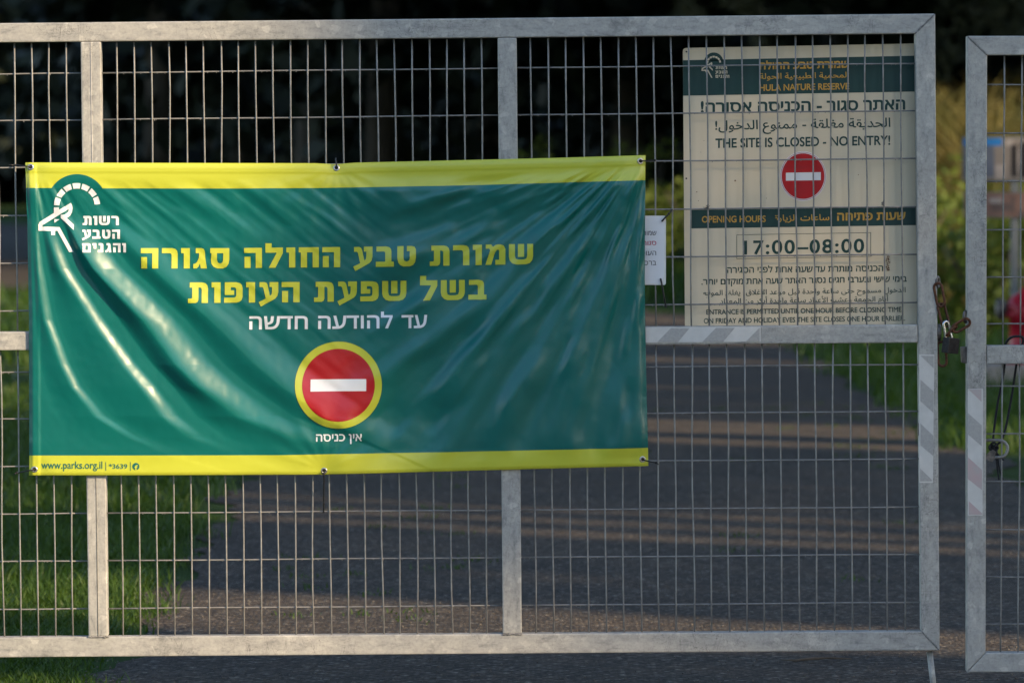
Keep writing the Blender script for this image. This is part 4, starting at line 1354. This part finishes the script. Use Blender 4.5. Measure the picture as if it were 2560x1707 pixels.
def leaves(C, size, aspect=0.5, droop=0.0):
    """a rhombus-like quad at each centre, random facing"""
    n = len(C)
    size = np.asarray(size) * np.ones(n)
    d = unit(n); d[:, 2] -= droop; d /= np.linalg.norm(d, axis=1, keepdims=True)
    e = np.cross(d, unit(n)); e /= np.linalg.norm(e, axis=1, keepdims=True) + 1e-9
    a = d * size[:, None] * 0.5; b = e * size[:, None] * aspect * 0.5
    V = np.stack([C - a, C + b, C + a, C - b], 1).reshape(-1, 3)
    F = np.arange(4 * n).reshape(n, 4)
    return V, F


def clumps(n, half, clump_r, k):
    """points gathered in k clumps inside an ellipsoid of half axes"""
    half = np.asarray(half)
    cc = unit(k) * (RNG.random((k, 1)) ** (1 / 2.2)) * half * 0.92
    i = RNG.integers(0, k, n)
    return cc[i] + unit(n) * (RNG.random((n, 1)) ** 0.5) * clump_r * (0.6 + 0.8 * RNG.random((n, 1)))


def trunk(parent, base, h, r, mat, limbs=0, spread=2.0):
    m = MB(); b = Vector(base)
    m.tube([b, b + Vector((r * .3, 0, h * .3)), b + Vector((-r * .3, r * .3, h * .65)), b + Vector((0, 0, h))], [r * 1.25, r, r * .8, r * .45], 10)
    for k in range(limbs):
        a = 2 * math.pi * k / max(limbs, 1) + random.random()
        z = h * random.uniform(.4, .85)
        s = b + Vector((0, 0, z)); e = s + Vector((math.cos(a) * spread, math.sin(a) * spread, spread * random.uniform(.4, .9)))
        m.tube([s, s.lerp(e, .5) + Vector((0, 0, .1)), e], [r * .45, r * .3, r * .12], 7)
    return m.build('trunk', mat, parent)


# --- unseen trees far right, columns and gaps shaped to place shade and sun patches
ca, sa = math.cos(R(SUN_A)), math.sin(R(SUN_A))


def tree_at(u, dist): return (ca * dist + sa * u, -sa * dist + ca * u)


def cypress(u0, u1, dist=30.0, H=25.0, dens=1.0, edge=None, leaf=0.28, label='unseen cypress-like tree placed to block and shape the sunlight'):
    w = u1 - u0; uc = (u0 + u1) / 2
    x, y = tree_at(uc, dist)
    o = empty('unseen_shade_tree', (x, y, 0), label, 'tree', 'unseen trees placed to shape the sunlight')
    dep = 2.6
    n = int(150 * w * H * dens)
    z = 0.1 + RNG.random(n) * H
    taper = np.where(z < H * 0.75, 1.0, np.maximum(0.03, 1 - (z - H * 0.75) / (H * 0.25)))
    a = (RNG.random(n) * 2 - 1)
    a = np.sign(a) * np.abs(a) ** 0.85
    hw = np.maximum(w / 2 * taper - 0.15, 0.05)
    uu = a * hw + 0.03 * vnoise(z * 1.1, a * 0 + uc, 31)
    tt = (RNG.random(n) * 2 - 1) * dep / 2
    if edge: uu += np.interp(z - math.tan(R(SUN_EL)) * (tt + 30) + 10.33, *zip(*edge))      # crown outline shaped to set the shade edge on the gate
    C = np.stack([x + sa * uu + ca * tt, y + ca * uu - sa * tt, z], -1)
    V, F = leaves(C, leaf * (1 + 0.45 * RNG.random(n)), 0.6)
    from_np('crown', V, F, M['leaf_cyp'], o)
    trunk(o, (x, y, 0), H * 0.8, 0.14, M['bark'])
    return o


# edges in u, measured across the light: a gap here is a patch of sun there
OUTLINE = [(0, 0.5), (9, 0.5), (10.3, 0.18), (10.5, -0.05), (10.95, -0.36), (11.3, -0.42), (11.75, -0.50), (12.2, -0.44), (13, -0.40), (26, -0.1)]
for a, b, dn, ln in ((0.0, 1.85, 1.6, OUTLINE), (2.5, 4.4, 1.2, 0), (4.0, 5.75, 1.1, 0), (5.75, 6.35, .45, 0), (6.3, 6.95, .9, 0), (6.85, 7.8, .5, 0), (7.5, 9.4, 1.1, 0), (9.1, 10.8, 1.1, 0), (10.5, 12.05, 1.2, 0),
                     (14.0, 18.2, 1.1, 0), (17.8, 22.2, 1.2, 0), (21.8, 26.2, 1.1, 0), (26, 29, .22, 0), (-9, -4.5, 1, 0), (-14, -9, 1, 0)):
    cypress(a, b, dens=dn, edge=ln or None)
for u in np.arange(51.0, 190, 6.5):  # added far row, unseen, keeps the sun off the dark wood
    cypress(u, u + 6.7, dist=float(np.interp(u, [51, 130, 190], [-16, -50, -76])), H=36, dens=.42, leaf=0.65)


# --- the dark wood that closes the view
def wood_tree(x, y, H, hw, label):
    o = empty('wood_tree', (x, y, 0), label, 'tree', 'trees of the dark wood')
    n = 3600
    half = np.array([hw, hw, H * 0.5])
    C = clumps(n, half, 1.3, 120) + np.array([0, 0, H * 0.5])
    C = C[C[:, 2] > 0.15]
    V, F = leaves(C, 0.5 + 0.35 * RNG.random(len(C)), 0.6, 0.3)
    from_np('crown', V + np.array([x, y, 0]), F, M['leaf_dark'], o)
    trunk(o, (x, y, 0), H * .8, 0.28, M['bark'], 5, hw * .5)
    return o


wl = 'tall dark tree of the wood closing the view'
for x, y in ((-2.5, 84), (1.8, 86), (6.0, 82), (10.5, 84), (-6.5, 90), (15, 88), (0, 93), (4.5, 94), (9, 95), (-10, 118), (-4, 104), (13, 99), (2, 110), (8, 112), (-7, 128), (-13, 152), (-17, 150), (-9.5, 150), (-20, 160), (-13, 164), (-7, 160), (-24, 156), (18, 104), (-2, 130)):
    wood_tree(x + random.uniform(-.5, .5), y, random.uniform(17, 22), random.uniform(3.2, 4.2), wl)


n = 26000
C = np.stack([-60 + 125 * RNG.random(n), 185 + 25 * RNG.random(n), 30 * RNG.random(n) ** 1.15], -1)
C[:, 2] *= 0.8 + 0.2 * vnoise(C[:, 0] / 7, C[:, 1] / 9, 51)
V, F = leaves(C, 1.8 + 0.8 * RNG.random(n), 0.7)
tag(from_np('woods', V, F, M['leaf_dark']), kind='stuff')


# --- unseen trees added along both sides; crowns keep sky light off path and wood
def unseen_canopy_tree(x, y, cx, label):
    o = empty('wood_tree', (x, y, 0), label, 'tree', 'unseen trees added over the path')
    C = clumps(5200, (6.2, 4.4, 3.0), 1.2, 120) + np.array([cx, y, 11.5])
    C = C[C[:, 2] > 1.9 + (y + 15) * 0.0335 + 0.8]
    V, F = leaves(C, 0.6 + 0.35 * RNG.random(len(C)), 0.6, 0.3)
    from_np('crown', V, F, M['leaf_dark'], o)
    m = MB(); m.tube([(x, y, 0), (x * .98, y, 3.5), (x * .9 + cx * .1, y, 7), (cx + (x - cx) * .4, y, 10.5)], [.34, .28, .22, .1], 10)
    m.build('trunk', M['bark'], o)


for y in (7, 14, 21, 28):
    unseen_canopy_tree(-8.6, y, -3.6, 'unseen tree added to shade the path close behind the gate from the left')
    unseen_canopy_tree(9.4, y + 2, 3.6, 'unseen tree added to shade the path close behind the gate from the right')
for y in (52, 59, 66, 73):
    unseen_canopy_tree(-10.5, y, -5.2, 'unseen tree added to shade the far path and wood from the left')
    unseen_canopy_tree(12.5, y + 2, 4.6, 'unseen tree added to shade the far path and wood from the right')
    unseen_canopy_tree(-14.5, y + 3, -12.5, 'unseen tree added to shade the far path and wood from the left')


for i, x in enumerate(np.arange(-46, 20, 7.0)):  # unseen row added behind the camera so the banner reflects something dark
    o = wood_tree(x + random.uniform(-1, 1), -52 - 4 * (i % 2), random.uniform(16, 20), random.uniform(3.8, 4.6), 'unseen dark tree added behind the viewpoint for the banner to reflect')
    o['group'] = 'unseen trees added behind the viewpoint'


# --- weeping tree whose thin hanging shoots reach into the top of the view
def weeping_tree(x, y, H, label, shoots):
    o = empty('weeping_tree', (x, y, 0), label, 'tree')
    trunk(o, (x, y, 0), H * .75, 0.3, M['bark'], 6, 3.0)
    Cs = [clumps(2200, (4.6, 3.6, 1.9), 0.9, 40) + np.array([x, y, H * .8])]
    for (sx, sy, zb_, n, spr) in shoots:
        z = zb_ + (H * .8 - zb_) * RNG.random(n) ** 1.6
        Cs.append(np.stack([sx + RNG.normal(size=n) * spr + 0.12 * np.sin(z * 2.2), sy + RNG.normal(size=n) * spr * 2, z], -1))
    C = np.concatenate(Cs)
    V, F = leaves(C, 0.10 + 0.10 * RNG.random(len(C)), 0.28, 0.9)
    from_np('crown', V, F, M['leaf_willow'], o)
    return o


def at(px, py, Y):
    p = P(px, py, Y); return p


s1 = []
for px, py, spr, n in ((1700, 46, .10, 700), (1806, 20, .10, 420), (1850, 40, .08, 420), (1885, 115, .10, 200), (2060, -25, .15, 500)):
    p = at(px, py, 62); s1.append((p[0], p[1], p[2], n, spr))
weeping_tree(8.6, 65, 10.5, 'weeping tree whose pale shoots hang above the cream board', s1)
s2 = []
for px, py, spr, n in ((2385, 150, .16, 260), (2360, 200, .16, 240), (2455, 60, .12, 420), (2520, 90, .16, 420), (2560, 130, .2, 400)):
    p = at(px, py, 61); s2.append((p[0], p[1], p[2], n, spr))
weeping_tree(11.5, 64, 10.5, 'weeping tree whose grey shoots hang above the narrow gate leaf', s2)


# --- shrubs and reeds on the right
def shrub(x, y, hx, hz, label, n=1500, leaf=0.10, mat='leaf_shrub', hy=None):
    o = empty('shrub', (x, y, 0), label, 'shrub', 'green shrubs beyond the gate')
    C = clumps(n, (hx, hy or hx * .8, hz * .5), 0.24, 46) + np.array([0, 0, hz * .5])
    C = C[C[:, 2] > 0.02]
    V, F = leaves(C, leaf * (0.7 + 0.7 * RNG.random(len(C))), 0.55, 0.0)
    from_np('foliage', V + np.array([x, y, 0]), F, M[mat], o)
    m = MB()
    for k in range(5):
        a = k * 1.26; m.tube([(x, y, 0), (x + .3 * hx * math.cos(a), y + .3 * hx * math.sin(a), hz * .4), (x + .6 * hx * math.cos(a), y + .6 * hx * math.sin(a), hz * .75)], [.03, .02, .008], 6)
    m.build('stem', M['bark'], o)
    return o


for x, y, hx, hz in ((3.15, 34, .8, 1.15), (4.0, 31, .75, 1.05), (4.7, 33, .9, 1.2), (3.6, 38, 1.0, 1.4), (2.7, 41, .8, .9), (5.2, 37, 1.1, 1.5), (4.3, 41, 1.0, 1.5),
                     (1.4, 60, 1.1, 1.3), (2.6, 57, 1.2, 1.5), (0.6, 64, 1.2, 1.8), (3.4, 62, 1.3, 1.7), (2.0, 68, 1.4, 2.0), (4.6, 58, 1.3, 1.8)):
    shrub(x, y, hx, hz, 'leafy green shrub growing on the grass behind the gap between the gate leaves' if y < 50 else 'leafy green shrub at the far end of the path, left of the cream board')


def blades(X, Y, Hh, wd, bend, z0=0.0):
    """curved tapering blades, three segments each"""
    n = len(X)
    a = RNG.random(n) * 2 * math.pi
    ux, uy = np.cos(a), np.sin(a)
    bx, by = np.cos(a + RNG.normal(size=n) * .6 + 1.4), np.sin(a + RNG.normal(size=n) * .6 + 1.4)
    B = bend * Hh
    V = np.zeros((n, 7, 3))
    for i, (t, ww) in enumerate(((0, 1.0), (0.4, .85), (0.75, .5))):
        cx, cy, cz = X + bx * B * t * t, Y + by * B * t * t, z0 + Hh * t * (1 - .25 * t * bend)
        V[:, 2 * i] = np.stack([cx - ux * wd * ww / 2, cy - uy * wd * ww / 2, cz], -1)
        V[:, 2 * i + 1] = np.stack([cx + ux * wd * ww / 2, cy + uy * wd * ww / 2, cz], -1)
    V[:, 6] = np.stack([X + bx * B, Y + by * B, z0 + Hh * (1 - .25 * bend)], -1)
    o = np.arange(n)[:, None] * 7
    F = np.concatenate([o + np.array([[0, 1, 3, 2]]), o + np.array([[2, 3, 5, 4]]), o + np.array([[4, 5, 6, 6]])], 0)
    return V.reshape(-1, 3), F


def blades_obj(name, sets, mat):
    Vs, Ts = [], []
    off = 0
    for V, F in sets:
        q = F[F[:, 2] != F[:, 3]]; t = F[F[:, 2] == F[:, 3]][:, :3]
        T = np.concatenate([q[:, [0, 1, 2]], q[:, [0, 2, 3]], t], 0)
        Vs.append(V); Ts.append(T + off); off += len(V)
    return tag(from_np(name, np.concatenate(Vs), np.concatenate(Ts), mat), kind='stuff')


def lawn(n, x0, x1, y0, y1, hmin, hmax, wd, bend, inside, pw=1.0, clump=None):
    X = x0 + (x1 - x0) * RNG.random(n); Y = y0 + (y1 - y0) * RNG.random(n) ** pw
    k = inside(X, Y)
    X, Y = X[k], Y[k]
    n = len(X)
    Hh = hmin + (hmax - hmin) * RNG.random(n) ** 2 * (0.5 + 0.9 * (vnoise(X * 2.3, Y * 2.3, 41) * .5 + .5))
    return blades(X, Y, Hh, wd * (0.7 + 0.6 * RNG.random(n)), bend * (0.4 + 0.9 * RNG.random(n)))


edge_l = lambda Y: path_center(Y) - path_half(Y) - 0.010 * np.clip(Y, 0, 13) + 0.06
edge_r = lambda Y: path_center(Y) + path_half(Y)
left = lambda X, Y: X < edge_l(Y) + 0.10 * vnoise(Y * 1.9, X * 2 + 3, 12) - 0.16 + 0.14 * (RNG.random(len(X)) ** 5)
right = lambda X, Y: X > edge_r(Y) + 0.22 * vnoise(Y * 1.4, X * 2 + 3, 13) - 0.18 * (RNG.random(len(X)) ** 3)
sets = [lawn(52000, -2.4, -0.9, -0.2, 3.2, .012, .065, .0058, .8, left),
        lawn(36000, -2.7, -0.9, 3.0, 8.0, .015, .10, .0066, .7, left),
        lawn(16000, -3.6, -0.9, 8, 22, .03, .13, .012, .7, left, 1.2),
        lawn(9000, -9, -0.8, 22, 60, .06, .22, .035, .7, left, 1.1),
        lawn(5000, -24, -4, 95, 150, .1, .4, .10, .6, left),
        lawn(14000, 2.0, 4.6, 13, 26, .04, .20, .012, .7, right),
        lawn(12000, 1.9, 6.5, 26, 46, .06, .28, .025, .6, right),
        lawn(9000, -4, 8, 44, 62, .08, .35, .04, .6, right)]
blades_obj('grass', sets, M['grass'])
# loose chippings on the asphalt
n = 11000
gy = 0.4 + RNG.random(n) ** 1.5 * 10
gx = -1.25 + RNG.random(n) * 3.7
gr = 0.0014 + 0.0034 * RNG.random(n) ** 4
ud = np.array([(1, 0, 0), (0, 1, 0), (-1, 0, 0), (0, -1, 0), (0, 0, .8), (0, 0, -.8)], float)
V = np.stack([gx, gy, gr * 0.4 + 0.007], -1)[:, None, :] + ud[None] * gr[:, None, None] * (0.6 + 0.8 * RNG.random((n, 6, 1)))
F = (np.arange(n)[:, None, None] * 6 + np.array([(0, 1, 4), (1, 2, 4), (2, 3, 4), (3, 0, 4), (1, 0, 5), (2, 1, 5), (3, 2, 5), (0, 3, 5)])[None]).reshape(-1, 3)
tag(from_np('gravel', V.reshape(-1, 3), F, M['chips']), kind='stuff')
# low weeds that have come up through the path
n = 24
wx = -0.9 + RNG.random(n) * 3.0; wy = 1.6 + RNG.random(n) ** 1.3 * 17
wx = np.concatenate([wx, -0.55 + RNG.normal(size=12) * .16, 1.9 + RNG.normal(size=14) * .2]); wy = np.concatenate([wy, 2.5 + RNG.random(12) * 6, 13 + RNG.random(14) * 6])
ii = np.repeat(np.arange(len(wx)), 18)
blades_obj('weeds', [blades(wx[ii] + RNG.normal(size=len(ii)) * .045, wy[ii] + RNG.normal(size=len(ii)) * .06, .008 + .022 * RNG.random(len(ii)), .006 + 0 * wx[ii], .9 + 0 * wx[ii], 0.005)], M['grass'])
# the grassy bank behind the shrubs on the right, with its stand of dry reeds
def bank_z(X, Y):
    return 1.45 * smooth(35, 47, Y) * smooth(1.6, 3.4, X - 0.04 * (Y - 36)) + 0.10 * vnoise(X * 1.1, Y * 1.1, 61) * smooth(36, 40, Y) * smooth(2.2, 3.4, X)


bx, by = np.meshgrid(np.arange(1.4, 16, 0.4), np.arange(34, 57, 0.5))
bz = bank_z(bx, by) - 0.02
ix = np.arange(bx.size).reshape(bx.shape)
tag(from_np('hillside', np.stack([bx.ravel(), by.ravel(), bz.ravel()], -1), np.stack([ix[:-1, :-1], ix[:-1, 1:], ix[1:, 1:], ix[1:, :-1]], -1).reshape(-1, 4), M['ground'], None, True), kind='structure')
n = 26000
X = 2.0 + RNG.random(n) * 8.5; Y = 36 + RNG.random(n) * 15
k = X > 2.3 + 0.06 * (Y - 36) + 0.3 * vnoise(Y, X, 15)
X, Y = X[k], Y[k]
hz = (0.30 + (0.25 + 0.55 * smooth(38, 45, Y)) * RNG.random(len(X))) * (1 + 0.5 * vnoise(X * 1.6, Y * 0.9, 71))
blades_obj('reeds', [blades(X, Y, hz, .035 + 0 * X, .55 + .5 * RNG.random(len(X)), bank_z(X, Y))], M['reed'])
